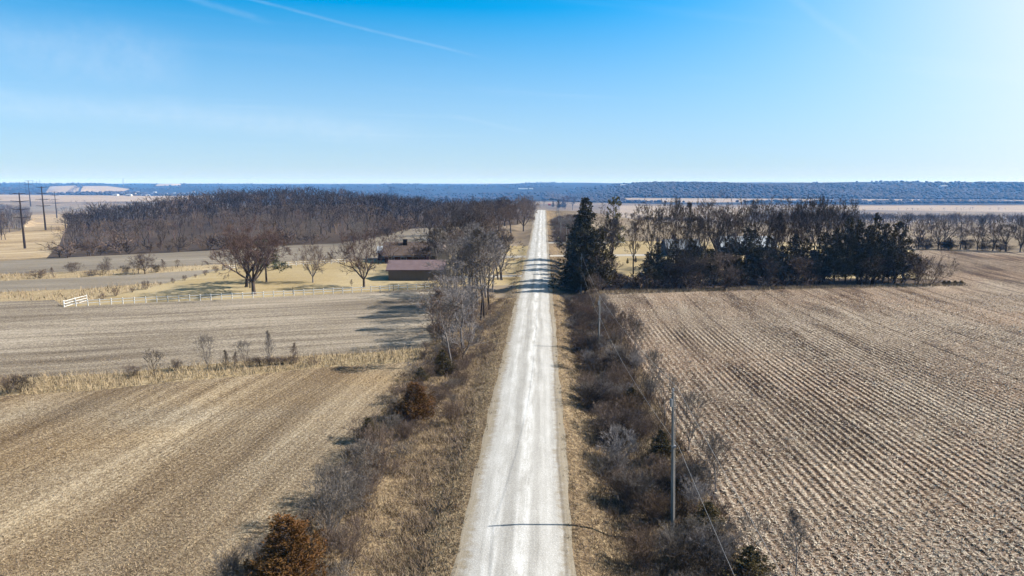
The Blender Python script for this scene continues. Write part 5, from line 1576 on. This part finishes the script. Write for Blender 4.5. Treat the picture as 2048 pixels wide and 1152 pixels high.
M['grass_pink'] = varied('grass_pink', (0.30, 0.215, 0.155), (0.47, 0.36, 0.275), .35, 0.9)
M['husk'] = varied('corn_husk', (0.48, 0.39, 0.285), (0.72, 0.63, 0.50), 3, 0.9)
M['husk_dull'] = varied('corn_husk_dull', (0.24, 0.175, 0.118), (0.40, 0.31, 0.22), 3, 0.9)
M['husk_pink'] = varied('corn_husk_weathered', (0.33, 0.24, 0.185), (0.50, 0.385, 0.31), 3, 0.9)
rg_ = np.random.RandomState(44)
def strip_pts(n, x0, x1, y0, y1, bias=1.5):
    y = y0 + (y1 - y0) * rg_.uniform(0, 1, n) ** bias
    return np.column_stack([rg_.uniform(x0, x1, n), y])
def clumpy(p, sc, thr):
    v = np.sin(p[:, 0] * sc + np.sin(p[:, 1] * sc * .7) * 1.7) * np.sin(p[:, 1] * sc * .9 + 1.1 * np.sin(p[:, 0] * sc * .6)) + rg_.uniform(-.5, .5, len(p))
    return p[v > thr]
blades('dead_grass', 'matted dead grass covering the left roadside verge', clumpy(strip_pts(7000, -17.5, -7.2, 30, 145), 1.1, -.35), .58, .020, .9, ['grass_straw', 'grass_tan', 'grass_brown', 'grass_pink', 'grass_tan', 'twig_mauve'], 12, .26, 1)
blades('dead_grass', 'short dead grass along the ditch slopes by the road', np.concatenate([strip_pts(2000, -8.2, -6.2, 30, 230, 1.8), strip_pts(1800, 3.4, 5.4, 30, 230, 1.8)]), .25, .025, .9, ['grass_tan', 'grass_straw', 'grass_brown'], 7, .18, 2)
blades('brush_undergrowth', 'tangled brown undergrowth of stems in the right ditch', strip_pts(3600, 4.8, 13.0, 30, 145), .95, .014, .55, ['twig_brown', 'twig_mauve', 'grass_brown', 'twig_dark'], 9, .25, 3, 'brush')
blades('dead_grass', 'straw-coloured tufts in the right ditch between the bushes', clumpy(strip_pts(2600, 4.2, 13.4, 30, 145), 1.3, .1), .5, .028, .8, ['grass_straw', 'grass_tan', 'grass_brown'], 8, .2, 4)
wp = np.array(P(*WATER_LO, *WATER_HI)); wq = scatter(wp, .75, 45); wq = wq[wq[:, 0] > -95]
blades('tall_grass', 'tall pale straw grass standing in the field waterway', wq, .85, .035, .6, ['grass_straw', 'grass_straw', 'grass_tan', 'grass_straw'], 6, .3, 5)
wq = np.concatenate([scatter(np.array(r_[2]), 1.9, 46) for r_ in regions if r_[0] == 'grass_strip']); wq = wq[wq[:, 0] > -wq[:, 1] * .85]
blades('tall_grass', 'pale tall grass in the strips beyond the left lawn', clumpy(wq, .25, -.2), 1.0, .07, .6, ['grass_straw', 'grass_tan', 'grass_straw'], 5, .6, 6)
eg = np.array([ground(px, 584 - (px - 1195) * .0215 + rg_.uniform(-1.5, 3.5)) for px in np.arange(1195, 1930, .8)])
blades('tall_grass', 'fringe of pale grass along the foot of the windbreak', eg, .6, .05, .6, ['grass_straw', 'grass_tan'], 6, .5, 7)

ep = np.concatenate([np.column_stack([rg_.normal(-5.75, .28, 1500), 30 + 170 * rg_.uniform(0, 1, 1500) ** 1.6]), np.column_stack([rg_.normal(2.45, .3, 1300), 30 + 170 * rg_.uniform(0, 1, 1300) ** 1.6])])
blades('dead_grass', 'sparse dead tufts creeping over the gravel road edges', clumpy(ep, .8, .1), .2, .02, .9, ['grass_tan', 'grass_brown', 'grass_straw'], 6, .12, 9)
def residue(n, seed):
    """chopped stalks and husks lying along the old corn rows"""
    r = np.random.RandomState(seed)
    y = 34 + 118 * r.uniform(0, 1, n) ** 1.9
    x = r.uniform(13.2, 13.2 + 12 + y * .75, n)
    v = x + .03 * y - .0007 * np.maximum(y - 90, 0) ** 2
    row = np.round(v / .76) * .76
    onrow = r.uniform(size=n) < np.where(y < 105, .74, .3)
    v2 = np.where(onrow, row + r.normal(0, .10, n), v)
    x = x + (v2 - v)
    dens = .5 + .5 * np.sin(x / 9.0 + np.sin(y / 14.0) * 2.2) * np.sin(y / 17.0 + np.sin(x / 12.0) * 1.8)
    keep = r.uniform(size=n) < .35 + .65 * dens
    x, y = x[keep], y[keep]; n = len(x)
    L = r.uniform(.12, .42, n); W = r.uniform(.015, .045, n) * (1 + y / 120)
    az = r.uniform(0, 6.283, n); el = r.normal(.12, .28, n)
    d = np.column_stack([np.cos(az) * np.cos(el), np.sin(az) * np.cos(el), np.abs(np.sin(el))])
    s_ = np.column_stack([-np.sin(az), np.cos(az), r.normal(0, .35, n)]) * W[:, None]
    b = np.column_stack([x, y, terrain(x, y) + r.uniform(.01, .09, n)])
    V = np.stack([b - s_, b + s_, b + d * L[:, None]], 1).reshape(-1, 3)
    F = np.arange(n * 3, dtype=np.int32).reshape(-1, 3)
    me = mesh_np('corn_residue', V, F, [M['husk'], M['husk_dull'], M['husk_pink']], mat_idx=r.choice([0, 0, 1, 2], n))
    tag(link('corn_residue', me), 'chopped corn stalks and husks strewn over the right field', 'crop residue', kind='stuff')
residue(270000, 51)
def stubble(n, seed):
    r = np.random.RandomState(seed)
    y = 32 + 60 * r.uniform(0, 1, n) ** 1.6
    x = -17.3 - r.uniform(0, 1, n) * (8 + y * .72)
    az = r.uniform(0, 6.283, n); L = r.uniform(.08, .26, n); W = r.uniform(.010, .022, n) * (1 + y / 90)
    el = r.normal(.2, .4, n)
    d = np.column_stack([np.cos(az) * np.cos(el), np.sin(az) * np.cos(el), np.abs(np.sin(el))])
    s_ = np.column_stack([-np.sin(az), np.cos(az), r.normal(0, .35, n)]) * W[:, None]
    b = np.column_stack([x, y, terrain(x, y) + r.uniform(.005, .05, n)])
    V = np.stack([b - s_, b + s_, b + d * L[:, None]], 1).reshape(-1, 3)
    me = mesh_np('bean_residue', V, np.arange(n * 3, dtype=np.int32).reshape(-1, 3), [M['grass_straw'], M['grass_tan'], M['grass_brown'], M['husk_dull']], mat_idx=r.randint(0, 4, n))
    tag(link('bean_residue', me), 'fine chaff and short stubble over the near left field', 'crop residue', kind='stuff')
stubble(75000, 52)
